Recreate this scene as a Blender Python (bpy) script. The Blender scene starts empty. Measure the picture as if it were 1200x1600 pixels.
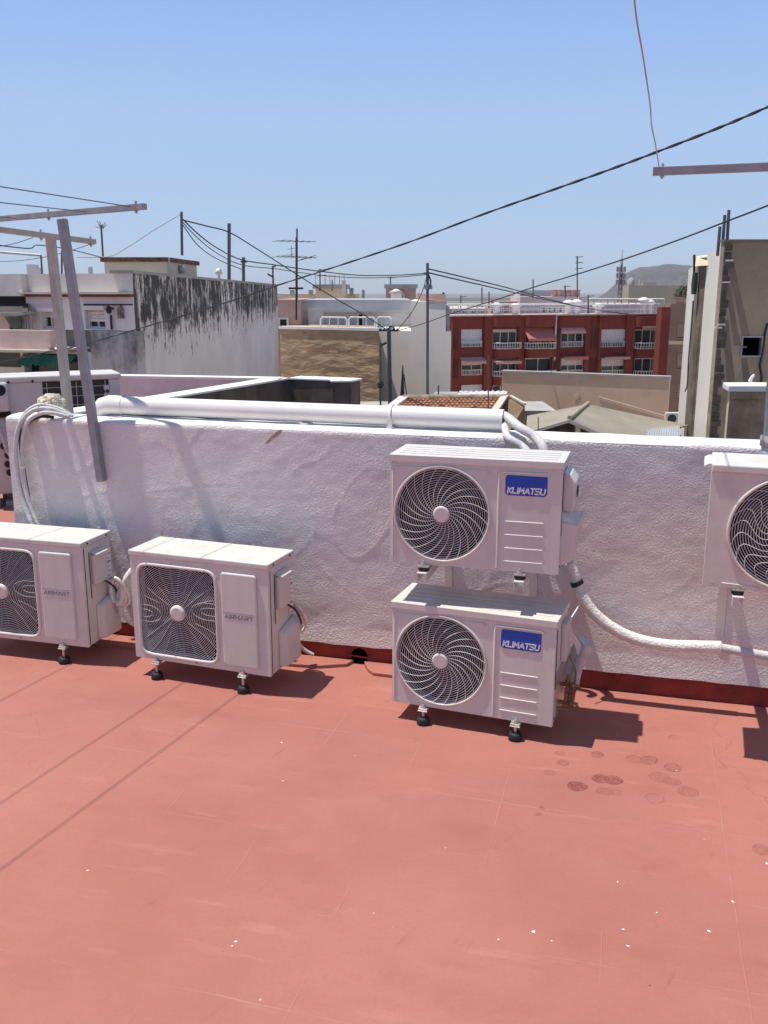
import bpy, bmesh, math, random
from math import sin, cos, tan, pi, radians, atan2, sqrt
from mathutils import Vector, Matrix, noise
random.seed(7)
S = bpy.context.scene
COL = S.collection

# ------------------------------------------------------------------ camera, world, sun, exposure
H = 1.98
F = 1454.6
PITCH = radians(13.31)
cam_d = bpy.data.cameras.new('camera'); cam = bpy.data.objects.new('camera', cam_d); COL.objects.link(cam)
cam.location = (0, 0, H); cam.rotation_euler = (radians(90) - PITCH, 0, 0)
cam_d.sensor_fit = 'VERTICAL'; cam_d.sensor_height = 36; cam_d.lens = 36 * F / 1600
cam_d.clip_start = .05; cam_d.clip_end = 20000
S.camera = cam
SUNV = Vector((-.379, .050, 1.273)).normalized()          # towards the sun
w = bpy.data.worlds.new('World'); S.world = w; w.use_nodes = True
nt = w.node_tree; bg = nt.nodes['Background']
sky = nt.nodes.new('ShaderNodeTexSky'); sky.sky_type = 'NISHITA'; sky.sun_disc = False
sky.sun_elevation = math.asin(SUNV.z); sky.sun_rotation = atan2(SUNV.x, SUNV.y)
sky.air_density = .5; sky.dust_density = .3; sky.ozone_density = 2.0; sky.altitude = 20
# a summer-haze gradient (same in every direction) evens out the physical sky
tc_ = nt.nodes.new('ShaderNodeTexCoord'); sx_ = nt.nodes.new('ShaderNodeSeparateXYZ'); nt.links.new(tc_.outputs['Generated'], sx_.inputs[0])
rp_ = nt.nodes.new('ShaderNodeValToRGB'); e_ = rp_.color_ramp
e_.elements[0].position = 0; e_.elements[0].color = (.45,.565,.70,1); e_.elements[1].position = 1; e_.elements[1].color = (.09,.165,.34,1)
for p_, c_ in ((.055, (.425,.560,.775)), (.158, (.42,.590,.86)), (.237, (.345,.525,.91)), (.45, (.19,.305,.56))):
    x_ = e_.elements.new(p_); x_.color = (*c_, 1)
nt.links.new(sx_.outputs['Z'], rp_.inputs[0])
ml_ = nt.nodes.new('ShaderNodeVectorMath'); ml_.operation = 'SCALE'; ml_.inputs['Scale'].default_value = 10; nt.links.new(rp_.outputs[0], ml_.inputs[0])
mx_ = nt.nodes.new('ShaderNodeMix'); mx_.data_type = 'RGBA'; mx_.inputs[0].default_value = .75
nt.links.new(sky.outputs[0], mx_.inputs[6]); nt.links.new(ml_.outputs[0], mx_.inputs[7])
nt.links.new(mx_.outputs[2], bg.inputs[0]); bg.inputs[1].default_value = .10
sd = bpy.data.lights.new('sun', 'SUN'); sd.energy = 4.5; sd.angle = radians(.53); sd.color = (1, .945, .865)
so = bpy.data.objects.new('sun', sd); COL.objects.link(so); so.location = (0, 0, 30)
so.rotation_euler = SUNV.to_track_quat('Z', 'Y').to_euler()
S.view_settings.view_transform = 'Standard'; S.view_settings.look = 'None'
S.view_settings.exposure = .2; S.view_settings.gamma = 1; S.view_settings.use_curve_mapping = False

# ------------------------------------------------------------------ measuring helpers (photo pixel -> world point)
def ray(u, v):
    a = (u - 600) / F; b = (800 - v) / F
    return Vector((a, cos(PITCH) + b * sin(PITCH), -sin(PITCH) + b * cos(PITCH)))
def P(u, v, Y):
    r = ray(u, v); return Vector((0, 0, H)) + r * (Y / r.y)
def PZ(u, v, z):
    r = ray(u, v); return Vector((0, 0, H)) + r * ((z - H) / r.z)
WA = radians(-15.29); WY0 = 4.728
wd = Vector((cos(WA), sin(WA), 0)); wn = Vector((sin(WA), -cos(WA), 0))      # along the wall, off the wall
def PW(u, v, off=0):
    r = ray(u, v); y0 = WY0 - off / cos(WA)
    return Vector((0, 0, H)) + r * (y0 / (r.y - r.x * tan(WA)))
class Facade:
    """vertical plane through two measured points; loc() gives distance along it and height"""
    def __init__(s, uA, YA, uB, YB, vh=456):
        s.A = P(uA, vh, YA); s.B = P(uB, vh, YB); s.A.z = s.B.z = 0
        s.d = (s.B - s.A); s.L = s.d.length; s.d.normalize(); s.yaw = atan2(s.d.y, s.d.x)
        s.n = Vector((s.d.y, -s.d.x, 0))
    def loc(s, u, v, off=0):
        r = ray(u, v); o = Vector((0, 0, H)); A = s.A + s.n * off
        k = (A - o).dot(s.n) / r.dot(s.n); q = o + r * k
        return ((q - s.A).dot(s.d), q.z)

# ------------------------------------------------------------------ mesh helpers
class MB:
    def __init__(s): s.v = []; s.f = []; s.sm = []
    def add(s, vs, fs, smooth=False):
        n = len(s.v); s.v += [tuple(x) for x in vs]
        for f in fs: s.f.append([i + n for i in f]); s.sm.append(smooth)
        return s
    def box(s, x0, x1, y0, y1, z0, z1, skip=()):
        v = [(x0,y0,z0),(x1,y0,z0),(x1,y1,z0),(x0,y1,z0),(x0,y0,z1),(x1,y0,z1),(x1,y1,z1),(x0,y1,z1)]
        fs = dict(bottom=(0,3,2,1), top=(4,5,6,7), front=(0,1,5,4), right=(1,2,6,5), back=(2,3,7,6), left=(3,0,4,7))
        return s.add(v, [f for k, f in fs.items() if k not in skip])
    def bar(s, a, b, wx, wy=None, up=(0,0,1), side=None):
        a = Vector(a); b = Vector(b); wy = wy or wx; d = (b - a).normalized()
        x = Vector(side).normalized() if side else d.cross(Vector(up))
        if x.length < 1e-4: x = Vector((1,0,0))
        x = (x - d * x.dot(d)).normalized(); y = d.cross(x)
        v = []
        for p in (a, b):
            for i, j in ((-1,-1),(1,-1),(1,1),(-1,1)): v.append(p + x*i*wx/2 + y*j*wy/2)
        return s.add(v, [(0,3,2,1),(4,5,6,7),(0,1,5,4),(1,2,6,5),(2,3,7,6),(3,0,4,7)])
    def tube(s, pts, r, n=6, closed=False, caps=True, smooth=True):
        pts = [Vector(p) for p in pts]; N = len(pts); v = []; fs = []
        ref = None
        for i, p in enumerate(pts):
            if closed: t = pts[(i+1) % N] - pts[i-1]
            else: t = pts[min(i+1, N-1)] - pts[max(i-1, 0)]
            t.normalize()
            if ref is None:
                ref = Vector((0,0,1)) if abs(t.z) < .9 else Vector((0,1,0))
            x = ref - t * ref.dot(t)
            if x.length < 1e-5: x = Vector((1,0,0)) - t * t.x
            x.normalize(); y = t.cross(x); ref = x
            rr = r(i / max(1, N-1)) if callable(r) else r
            for k in range(n):
                a = 2*pi*k/n; v.append(p + x*cos(a)*rr + y*sin(a)*rr)
        M = N if closed else N - 1
        for i in range(M):
            for k in range(n):
                a = i*n+k; b = i*n+(k+1) % n; c = ((i+1) % N)*n+(k+1) % n; d = ((i+1) % N)*n+k
                fs.append((a, b, c, d))
        s.add(v, fs, smooth)
        if caps and not closed:
            s.add(v[:n], [tuple(range(n))[::-1]]); s.add(v[-n:], [tuple(range(n))])
        return s
    def prism(s, poly, a0, a1, axis='y'):
        """extrude a 2-D outline between a0 and a1 along an axis"""
        def q(p, a):
            return {'y': (p[0], a, p[1]), 'z': (p[0], p[1], a), 'x': (a, p[0], p[1])}[axis]
        n = len(poly); v = [q(p, a0) for p in poly] + [q(p, a1) for p in poly]
        fs = [tuple(range(n))[::-1], tuple(range(n, 2*n))] + [(i, (i+1) % n, n+(i+1) % n, n+i) for i in range(n)]
        return s.add(v, fs)
    def lathe(s, prof, c=(0,0,0), axis='z', n=20, smooth=True):
        v = []; fs = []; c = Vector(c)
        for r, h in prof:
            for k in range(n):
                a = 2*pi*k/n
                q = (r*cos(a), r*sin(a), h) if axis == 'z' else ((r*cos(a), h, r*sin(a)) if axis == 'y' else (h, r*cos(a), r*sin(a)))
                v.append(c + Vector(q))
        for i in range(len(prof)-1):
            for k in range(n): fs.append((i*n+k, i*n+(k+1) % n, (i+1)*n+(k+1) % n, (i+1)*n+k))
        s.add(v, fs, smooth)
        s.add(v[:n], [tuple(range(n))[::-1]]); s.add(v[-n:], [tuple(range(n))])
        return s
    def mesh(s, name, m, bev=0, parent=None):
        me = bpy.data.meshes.new(name); me.from_pydata(s.v, [], s.f); me.update()
        bm = bmesh.new(); bm.from_mesh(me); bmesh.ops.recalc_face_normals(bm, faces=bm.faces); bm.to_mesh(me); bm.free()
        for i, p in enumerate(me.polygons): p.use_smooth = s.sm[i] if i < len(s.sm) else False
        me.materials.append(m); return me
    def build(s, name, m, parent=None, bev=0, seg=2, loc=None, rz=0, kind=None):
        o = bpy.data.objects.new(name, s.mesh(name, m)); COL.objects.link(o)
        if parent: o.parent = parent
        if loc is not None: o.location = loc
        if rz: o.rotation_euler = (0, 0, rz)
        if bev:
            b = o.modifiers.new('bevel', 'BEVEL'); b.width = bev; b.segments = seg; b.limit_method = 'ANGLE'; b.angle_limit = radians(40)
            b.harden_normals = False
        if kind: o['kind'] = kind
        return o
def tag(o, label=None, cat=None, group=None, kind=None):
    if label: o['label'] = label
    if cat: o['category'] = cat
    if group: o['group'] = group
    if kind: o['kind'] = kind
    return o
def empty(name, loc, rz=0, label=None, cat=None, group=None):
    o = bpy.data.objects.new(name, None); COL.objects.link(o); o.location = loc; o.rotation_euler = (0, 0, rz)
    o.empty_display_size = .1
    return tag(o, label, cat, group)
def copy_tree(o, parent=None):
    c = o.copy(); COL.objects.link(c); c.parent = parent
    for ch in list(o.children): copy_tree(ch, c)
    return c
def spline(pts, n=8):
    pts = [Vector(p) for p in pts]; out = []
    for i in range(len(pts)-1):
        p0 = pts[max(i-1, 0)]; p1 = pts[i]; p2 = pts[i+1]; p3 = pts[min(i+2, len(pts)-1)]
        for k in range(n):
            t = k/n
            out.append(.5*((2*p1) + (p2-p0)*t + (2*p0-5*p1+4*p2-p3)*t*t + (3*p1-p0-3*p2+p3)*t**3))
    out.append(pts[-1]); return out
def sag(a, b, s, n=24):
    a = Vector(a); b = Vector(b)
    return [a.lerp(b, i/n) - Vector((0, 0, s*4*(i/n)*(1-i/n))) for i in range(n+1)]

# ------------------------------------------------------------------ materials
def mat(name, col, rough=.7, metal=0, var=.12, vscale=3.0, bump=0, bscale=60, col2=None, spec=.5, coords='Object', dirt=0, dirtcol=(.05,.045,.04), streak=False, bdist=.01):
    m = bpy.data.materials.new(name); m.use_nodes = True; t = m.node_tree; N = t.nodes; L = t.links
    b = N['Principled BSDF']; b.inputs['Roughness'].default_value = rough; b.inputs['Metallic'].default_value = metal
    b.inputs['Specular IOR Level'].default_value = spec
    tc = N.new('ShaderNodeTexCoord')
    if coords == 'World':
        g = N.new('ShaderNodeNewGeometry'); src = g.outputs['Position']
    else: src = tc.outputs['Object']
    n1 = N.new('ShaderNodeTexNoise'); n1.inputs['Scale'].default_value = vscale; n1.inputs['Detail'].default_value = 6; n1.inputs['Roughness'].default_value = .6
    L.new(src, n1.inputs['Vector'])
    mr = N.new('ShaderNodeMapRange'); mr.inputs[1].default_value = .3; mr.inputs[2].default_value = .7
    L.new(n1.outputs[0], mr.inputs[0])
    mx = N.new('ShaderNodeMix'); mx.data_type = 'RGBA'
    c2 = col2 or tuple(c*(1-var*2) for c in col)
    c1 = col if col2 else tuple(min(1, c*(1+var)) for c in col)
    mx.inputs[6].default_value = (*c2, 1); mx.inputs[7].default_value = (*c1, 1)
    L.new(mr.outputs[0], mx.inputs[0]); out = mx.outputs[2]
    if dirt:
        mp = N.new('ShaderNodeMapping'); mp.inputs['Scale'].default_value = (1, 1, .12) if streak else (1, 1, 1)
        L.new(src, mp.inputs[0])
        n2 = N.new('ShaderNodeTexNoise'); n2.inputs['Scale'].default_value = vscale*3.1; n2.inputs['Detail'].default_value = 8; n2.inputs['Roughness'].default_value = .7
        L.new(mp.outputs[0], n2.inputs['Vector'])
        r2 = N.new('ShaderNodeMapRange'); r2.inputs[1].default_value = .5; r2.inputs[2].default_value = .75; r2.inputs[4].default_value = dirt
        L.new(n2.outputs[0], r2.inputs[0])
        m2 = N.new('ShaderNodeMix'); m2.data_type = 'RGBA'; m2.inputs[7].default_value = (*dirtcol, 1)
        L.new(r2.outputs[0], m2.inputs[0]); L.new(out, m2.inputs[6]); out = m2.outputs[2]
    L.new(out, b.inputs['Base Color'])
    if bump:
        n3 = N.new('ShaderNodeTexNoise'); n3.inputs['Scale'].default_value = bscale; n3.inputs['Detail'].default_value = 4
        L.new(src, n3.inputs['Vector'])
        bp = N.new('ShaderNodeBump'); bp.inputs['Strength'].default_value = bump; bp.inputs['Distance'].default_value = bdist
        L.new(n3.outputs[0], bp.inputs['Height']); L.new(bp.outputs[0], b.inputs['Normal'])
    m['out'] = 1
    return m
M = {}
M['ac'] = mat('painted_steel_white', (.66,.625,.58), .38, var=.025, vscale=6, bump=.05, bscale=300, bdist=.001, dirt=.22, streak=True, dirtcol=(.42,.36,.31))
M['ac_old'] = mat('painted_steel_dusty', (.66,.60,.54), .5, var=.06, vscale=9, dirt=.18, dirtcol=(.35,.30,.25))
M['ac_lid'] = mat('lid_dusty_white', (.66,.64,.59), .5, var=.05, vscale=8, dirt=.45, dirtcol=(.46,.40,.34))
M['well'] = mat('dark_fan_well', (.012,.009,.009), .7)
M['fan'] = mat('dark_fan_plastic', (.035,.03,.03), .45)
M['wire'] = mat('grille_wire', (.66,.63,.60), .45, var=.03)
M['blue'] = mat('blue_badge', (.003,.075,.46), .35, var=.04)
M['letter'] = mat('white_letter', (.82,.82,.82), .4, var=.01)
M['gletter'] = mat('grey_letter', (.26,.25,.26), .4, var=.05)
M['rubber'] = mat('black_rubber', (.018,.017,.017), .7)
M['zinc'] = mat('zinc_metal', (.62,.61,.59), .35, metal=.75, var=.1, vscale=20)
M['brass'] = mat('brass', (.30,.19,.09), .5, metal=.6, var=.2, vscale=30)
M['foam'] = mat('white_foam_insulation', (.80,.77,.73), .75, var=.07, vscale=30, bump=.9, bscale=90, bdist=.008)
M['foamg'] = mat('grey_foam_insulation', (.62,.60,.59), .7, var=.1, vscale=30, bump=.6, bscale=60, bdist=.006)
M['pvc'] = mat('white_pvc', (.80,.785,.75), .32, var=.02)
M['black'] = mat('black_cable', (.015,.015,.018), .5)
M['cable'] = mat('dark_cable', (.03,.033,.045), .6)
M['rope2'] = mat('grey_cord', (.14,.14,.16), .9)
M['rope'] = mat('pale_rope', (.42,.39,.34), .9)
M['mast'] = mat('dull_steel_mast', (.13,.13,.15), .6, metal=.2)
M['pole'] = mat('grey_painted_pole', (.31,.305,.33), .5, metal=.2, var=.12, vscale=12, dirt=.3, dirtcol=(.22,.19,.19))
M['pole_b'] = mat('beige_painted_pole', (.44,.41,.37), .55, var=.1, vscale=12, dirt=.35, dirtcol=(.25,.2,.16))
M['steel'] = mat('galvanised_tube', (.42,.42,.43), .5, metal=.4)
M['red_skirt'] = mat('dark_red_paint', (.27,.035,.022), .75, var=.2, vscale=8, bump=.5, bscale=40, bdist=.006)
M['glass'] = mat('window_glass', (.03,.035,.04), .08, var=.2, vscale=.6)
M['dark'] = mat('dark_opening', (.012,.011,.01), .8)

def lin(*c):
    return tuple((x/255/12.92 if x/255 <= .04045 else ((x/255+.055)/1.055)**2.4) for x in c)

# --- red painted terrace
def floor_material():
    m = mat('red_painted_terrace', (.375,.143,.112), .62, var=.04, vscale=1.1, bump=.12, bscale=14, bdist=.01, coords='World', spec=.35)
    t = m.node_tree; N = t.nodes; L = t.links; b = N['Principled BSDF']
    base = b.inputs['Base Color'].links[0].from_socket
    g = N.new('ShaderNodeNewGeometry')
    def mixc(a, fac, col):
        x = N.new('ShaderNodeMix'); x.data_type = 'RGBA'; L.new(a, x.inputs[6]); x.inputs[7].default_value = (*col, 1)
        L.new(fac, x.inputs[0]); return x.outputs[2]
    def math_(op, a, bb=None, clamp=False):
        x = N.new('ShaderNodeMath'); x.operation = op; x.use_clamp = clamp
        for i, q in enumerate((a, bb)):
            if q is None: continue
            if isinstance(q, (int, float)): x.inputs[i].default_value = q
            else: L.new(q, x.inputs[i])
        return x.outputs[0]
    def noise_(scale, detail=4, rough=.6, mapscale=None, rot=0):
        n = N.new('ShaderNodeTexNoise'); n.inputs['Scale'].default_value = scale; n.inputs['Detail'].default_value = detail; n.inputs['Roughness'].default_value = rough
        if mapscale:
            mp = N.new('ShaderNodeMapping'); mp.vector_type = 'TEXTURE'; mp.inputs['Scale'].default_value = mapscale; mp.inputs['Rotation'].default_value = (0, 0, rot)
            L.new(g.outputs['Position'], mp.inputs[0]); L.new(mp.outputs[0], n.inputs['Vector'])
        else: L.new(g.outputs['Position'], n.inputs['Vector'])
        return n.outputs[0]
    def rng(x, a, b_, lo=0, hi=1):
        r = N.new('ShaderNodeMapRange'); r.inputs[1].default_value = a; r.inputs[2].default_value = b_; r.inputs[3].default_value = lo; r.inputs[4].default_value = hi
        L.new(x, r.inputs[0]); return r.outputs[0]
    c = base
    c = mixc(c, rng(noise_(.7, 5, .55), .42, .70, 0, .6), (.47,.20,.155))            # sun-bleached areas
    c = mixc(c, rng(noise_(5, 8, .7), .5, .8, 0, .3), (.32,.10,.072))
    c = mixc(c, rng(noise_(7, 5, .6, (3.2, .55, 1), WA), .60, .74, 0, .34), (.52,.245,.19))  # brush strokes along the wall
    c = mixc(c, rng(noise_(9, 4, .6, (.35, 3.0, 1), WA-.35), .66, .74, 0, .3), (.22,.07,.05)) # scuffs across
    # faint joints of the tiles under the paint
    mp = N.new('ShaderNodeMapping'); mp.inputs['Rotation'].default_value = (0, 0, -WA); L.new(g.outputs['Position'], mp.inputs[0])
    wv = N.new('ShaderNodeTexNoise'); wv.inputs['Scale'].default_value = 2.5; L.new(g.outputs['Position'], wv.inputs['Vector'])
    vm = N.new('ShaderNodeVectorMath'); vm.operation = 'MULTIPLY_ADD'; vm.inputs[1].default_value = (.02,.02,0)
    L.new(wv.outputs[1], vm.inputs[0]); L.new(mp.outputs[0], vm.inputs[2])
    br = N.new('ShaderNodeTexBrick'); br.inputs['Scale'].default_value = 1; br.inputs['Brick Width'].default_value = .42; br.inputs['Row Height'].default_value = .42
    br.offset = 0; br.inputs['Mortar Size'].default_value = .004; br.inputs['Mortar Smooth'].default_value = .6
    L.new(vm.outputs[0], br.inputs['Vector'])
    mask = rng(noise_(1.7, 2), .50, .66)
    joint = math_('MULTIPLY', br.outputs['Fac'], mask)
    c = mixc(c, math_('MULTIPLY', joint, .5), (.45,.235,.19))
    vc = N.new('ShaderNodeTexVoronoi'); vc.feature = 'DISTANCE_TO_EDGE'; vc.inputs['Scale'].default_value = 1.15
    vcm = N.new('ShaderNodeVectorMath'); vcm.operation = 'MULTIPLY_ADD'; vcm.inputs[1].default_value = (.5,.5,0); nn_ = N.new('ShaderNodeTexNoise'); nn_.inputs['Scale'].default_value = 3; nn_.inputs['Detail'].default_value = 7
    L.new(g.outputs['Position'], nn_.inputs['Vector']); L.new(nn_.outputs[1], vcm.inputs[0]); L.new(g.outputs['Position'], vcm.inputs[2]); L.new(vcm.outputs[0], vc.inputs['Vector'])
    crk = math_('MULTIPLY', rng(vc.outputs['Distance'], .004, .001), rng(noise_(.9, 2), .55, .62))
    c = mixc(c, math_('MULTIPLY', crk, .28), (.18,.06,.045))
    c = mixc(c, rng(noise_(60, 3, .7), .45, .8, 0, .22), (.27,.09,.065))
    c = mixc(c, rng(noise_(2.4, 7, .65, (1.8, .8, 1), WA), .52, .66, 0, .28), (.30,.098,.072))
    # chipped specks
    vo = N.new('ShaderNodeTexVoronoi'); vo.inputs['Scale'].default_value = 5.5; L.new(g.outputs['Position'], vo.inputs['Vector'])
    sp = math_('MULTIPLY', rng(vo.outputs['Distance'], .035, .02), rng(noise_(2.2, 2), .52, .6))
    c = mixc(c, math_('MULTIPLY', sp, .6), (.80,.62,.52))
    vo2 = N.new('ShaderNodeTexVoronoi'); vo2.inputs['Scale'].default_value = 6.3; vo2.inputs['Randomness'].default_value = 1
    L.new(mp.outputs[0], vo2.inputs['Vector'])
    sp2 = math_('MULTIPLY', rng(vo2.outputs['Distance'], .03, .018), rng(noise_(3.1, 2), .56, .62))
    c = mixc(c, math_('MULTIPLY', sp2, .7), (.08,.04,.03))
    # dried drip rings right of the stacked units
    nw = N.new('ShaderNodeTexNoise'); nw.inputs['Scale'].default_value = 16; nw.inputs['Detail'].default_value = 3; L.new(g.outputs['Position'], nw.inputs['Vector'])
    wob = N.new('ShaderNodeVectorMath'); wob.operation = 'MULTIPLY_ADD'; wob.inputs[1].default_value = (.035,.035,0); wob.inputs[2].default_value = (-.0175,-.0175,0)
    L.new(nw.outputs[1], wob.inputs[0])
    pw = N.new('ShaderNodeVectorMath'); L.new(g.outputs['Position'], pw.inputs[0]); L.new(wob.outputs[0], pw.inputs[1])
    acc = None
    rings = [(901,1228,17,.75,1),(934,1179,12,.55,.6),(860,1207,11,.3,.4),(880,1192,11,.45,.6),(875,1177,8,.3,.7),(990,1186,14,.3,.5),(1014,1188,16,.45,.7),
             (940,1217,15,.6,1),(958,1219,16,.6,1),(944,1236,14,.4,.6),(962,1238,12,.25,.5),(1024,1248,17,.25,.15),(1052,1200,14,.45,.6),(1030,1214,18,.25,.7),
             (1050,1221,14,.3,.8),(1075,1237,18,.25,.9),(1054,1152,10,.3,.4),(846,1262,6,.3,1),(842,1273,5,.3,1),(1190,1328,16,.3,.9),(1020,1140,12,.12,.6)]
    for (u, v, rp, k, fill) in rings:
        q = PZ(u, v, 0); R = rp * q.y * 1.02 / F * 1.05
        d = N.new('ShaderNodeVectorMath'); d.operation = 'DISTANCE'; L.new(pw.outputs[0], d.inputs[0]); d.inputs[1].default_value = (q.x, q.y, 0)
        ramp = N.new('ShaderNodeValToRGB'); e = ramp.color_ramp; e.elements[0].position = 0; e.elements[0].color = (fill*.9,)*3+(1,)
        e.elements[1].position = 1; e.elements[1].color = (0,0,0,1)
        for pos, val in ((.3, fill*.5), (.45, fill*.95), (.55, fill*.55), (.74, fill*.6), (.83, 1), (.9, .55)):
            x = e.elements.new(pos); x.color = (val,)*3+(1,)
        dd = math_('DIVIDE', d.outputs['Value'], R); L.new(dd, ramp.inputs[0])
        v_ = math_('MULTIPLY', ramp.outputs[0], min(1, k*1.35+.12))
        acc = v_ if acc is None else math_('MAXIMUM', acc, v_)
    brk = rng(noise_(30, 4), .35, .6, .45, 1)
    c = mixc(c, math_('MULTIPLY', acc, brk), (.12,.025,.017))
    L.new(c, b.inputs['Base Color'])
    # relief: joints + broad unevenness on top of the fine bump
    nb = N.new('ShaderNodeBump'); nb.inputs['Strength'].default_value = .5; nb.inputs['Distance'].default_value = .004
    L.new(math_('MULTIPLY', joint, 1), nb.inputs['Height'])
    old = b.inputs['Normal'].links[0].from_node; L.new(nb.outputs[0], old.inputs['Normal'])
    n5 = N.new('ShaderNodeBump'); n5.inputs['Strength'].default_value = .25; n5.inputs['Distance'].default_value = .03
    L.new(noise_(2.0, 3, .5), n5.inputs['Height']); L.new(n5.outputs[0], nb.inputs['Normal'])
    rr = rng(noise_(3, 5), .3, .7, .5, .75); L.new(rr, b.inputs['Roughness'])
    return m
M['floor'] = floor_material()

def plaster_material(name, col, col2, fine=.6, fscale=55, dist=.012):
    m = mat(name, col, .85, var=.05, vscale=1.3, col2=col2, coords='Object', spec=.2)
    t = m.node_tree; N = t.nodes; L = t.links; b = N['Principled BSDF']
    tc = N.new('ShaderNodeTexCoord')
    n = N.new('ShaderNodeTexNoise'); n.inputs['Scale'].default_value = fscale; n.inputs['Detail'].default_value = 3; n.inputs['Roughness'].default_value = .55
    L.new(tc.outputs['Object'], n.inputs['Vector'])
    bp = N.new('ShaderNodeBump'); bp.inputs['Strength'].default_value = fine; bp.inputs['Distance'].default_value = dist
    L.new(n.outputs[0], bp.inputs['Height']); L.new(bp.outputs[0], b.inputs['Normal'])
    return m
M['plaster'] = plaster_material('lilac_white_plaster', (.82,.765,.735), (.72,.67,.665), .8, 100, .010)
M['coping'] = mat('white_coping_paint', (.82,.80,.77), .7, var=.05, vscale=5, bump=.5, bscale=50, bdist=.006)

def stained_material(name, col, zlo, zhi, amount, stain=(.035,.034,.03), scale=1.2, world=True, thr=(.50,.62)):
    """pale render with black vertical mould streaks between two heights"""
    m = mat(name, col, .9, var=.08, vscale=.6, coords='World', spec=.2)
    t = m.node_tree; N = t.nodes; L = t.links; b = N['Principled BSDF']
    base = b.inputs['Base Color'].links[0].from_socket
    g = N.new('ShaderNodeNewGeometry'); sx = N.new('ShaderNodeSeparateXYZ'); L.new(g.outputs['Position'], sx.inputs[0])
    mp = N.new('ShaderNodeMapping'); mp.inputs['Scale'].default_value = (1, 1, .24); L.new(g.outputs['Position'], mp.inputs[0])
    n = N.new('ShaderNodeTexNoise'); n.inputs['Scale'].default_value = scale*2.4; n.inputs['Detail'].default_value = 10; n.inputs['Roughness'].default_value = .72
    L.new(mp.outputs[0], n.inputs['Vector'])
    n2 = N.new('ShaderNodeTexNoise'); n2.inputs['Scale'].default_value = scale*2; n2.inputs['Detail'].default_value = 8; n2.inputs['Roughness'].default_value = .75
    L.new(g.outputs['Position'], n2.inputs['Vector'])
    zr = N.new('ShaderNodeMapRange'); zr.inputs[1].default_value = zlo; zr.inputs[2].default_value = zhi; zr.inputs[3].default_value = -.35; zr.inputs[4].default_value = .055
    L.new(sx.outputs['Z'], zr.inputs[0])
    ad = N.new('ShaderNodeMath'); ad.operation = 'MULTIPLY'; L.new(n.outputs[0], ad.inputs[0]); ad.inputs[1].default_value = .6
    ae = N.new('ShaderNodeMath'); ae.operation = 'MULTIPLY_ADD'; L.new(n2.outputs[0], ae.inputs[0]); ae.inputs[1].default_value = .42; L.new(ad.outputs[0], ae.inputs[2])
    af = N.new('ShaderNodeMath'); L.new(ae.outputs[0], af.inputs[0]); L.new(zr.outputs[0], af.inputs[1])
    r = N.new('ShaderNodeMapRange'); r.inputs[1].default_value = thr[0]; r.inputs[2].default_value = thr[1]; r.inputs[4].default_value = amount
    L.new(af.outputs[0], r.inputs[0])
    x = N.new('ShaderNodeMix'); x.data_type = 'RGBA'; L.new(base, x.inputs[6]); x.inputs[7].default_value = (*stain, 1); L.new(r.outputs[0], x.inputs[0])
    L.new(x.outputs[2], b.inputs['Base Color'])
    return m

# ------------------------------------------------------------------ summer haze over the town
hm = bpy.data.materials.new('haze'); hm.use_nodes = True; hn = hm.node_tree; hn.nodes.clear()
ho = hn.nodes.new('ShaderNodeOutputMaterial'); hv = hn.nodes.new('ShaderNodeVolumePrincipled'); hn.links.new(hv.outputs[0], ho.inputs['Volume'])
hv.inputs['Color'].default_value = (.93, .96, 1, 1); hv.inputs['Density'].default_value = .00013; hv.inputs['Anisotropy'].default_value = .2
MB().box(-7000, 7000, -3500, 9500, -15.2, 110).build('haze', hm, kind='stuff')
# ------------------------------------------------------------------ terrace floor and the building under it
GZ = -14.0
shA = PZ(262, 621, 1.04); shB = PZ(452, 590, 1.04); shC = PZ(548, 594, 1.04); shX = shA + (shA-shB)*.6
def wp(along, off, z=0):            # wall coordinates: along it, off it towards the camera
    return Vector((0, WY0, 0)) + wd*along + wn*off + Vector((0, 0, z))
b = MB()
outline = [(-9,-11), (9,-11)] + [tuple(wp(4.6, 0)[:2])] + [tuple(wp(-2.24, 0)[:2]), tuple(wp(-2.24, -.24)[:2])] + [(p_.x-.10, p_.y+.06) for p_ in (shX, shA, shB)] + [(-1.2, 10.6), (-9, 11.6)]
n = len(outline)
b.add([(x, y, 0) for x, y in outline], [tuple(range(n))])
b.build('roof_terrace', M['floor'], kind='structure')
M['render_grey'] = mat('grey_render', (.42,.40,.38), .9, var=.12, vscale=.8, dirt=.4, streak=True, dirtcol=(.14,.12,.10))
b = MB(); b.prism(outline, GZ, -.05, 'z'); b.build('own_building', M['render_grey'], kind='structure')
M['ground'] = mat('far_ground', (.56,.46,.36), .95, var=.08, vscale=.02, coords='World')
def ground_far():           # town paving near, made paler to bounce light; darker fields and groves further out
    t = M['ground'].node_tree; N = t.nodes; L = t.links; bs = N['Principled BSDF']; src = bs.inputs['Base Color'].links[0].from_socket
    g = N.new('ShaderNodeNewGeometry'); ln = N.new('ShaderNodeVectorMath'); ln.operation = 'LENGTH'; L.new(g.outputs['Position'], ln.inputs[0])
    r = N.new('ShaderNodeMapRange'); r.inputs[1].default_value = 150; r.inputs[2].default_value = 500; L.new(ln.outputs['Value'], r.inputs[0])
    x = N.new('ShaderNodeMix'); x.data_type = 'RGBA'; x.inputs[7].default_value = (.17,.155,.13,1); L.new(r.outputs[0], x.inputs[0]); L.new(src, x.inputs[6]); L.new(x.outputs[2], bs.inputs['Base Color'])
ground_far()
b = MB(); b.add([(-6000,-3000,GZ),(6000,-3000,GZ),(6000,9000,GZ),(-6000,9000,GZ)], [(0,1,2,3)]); b.build('ground', M['ground'], kind='structure')

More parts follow.
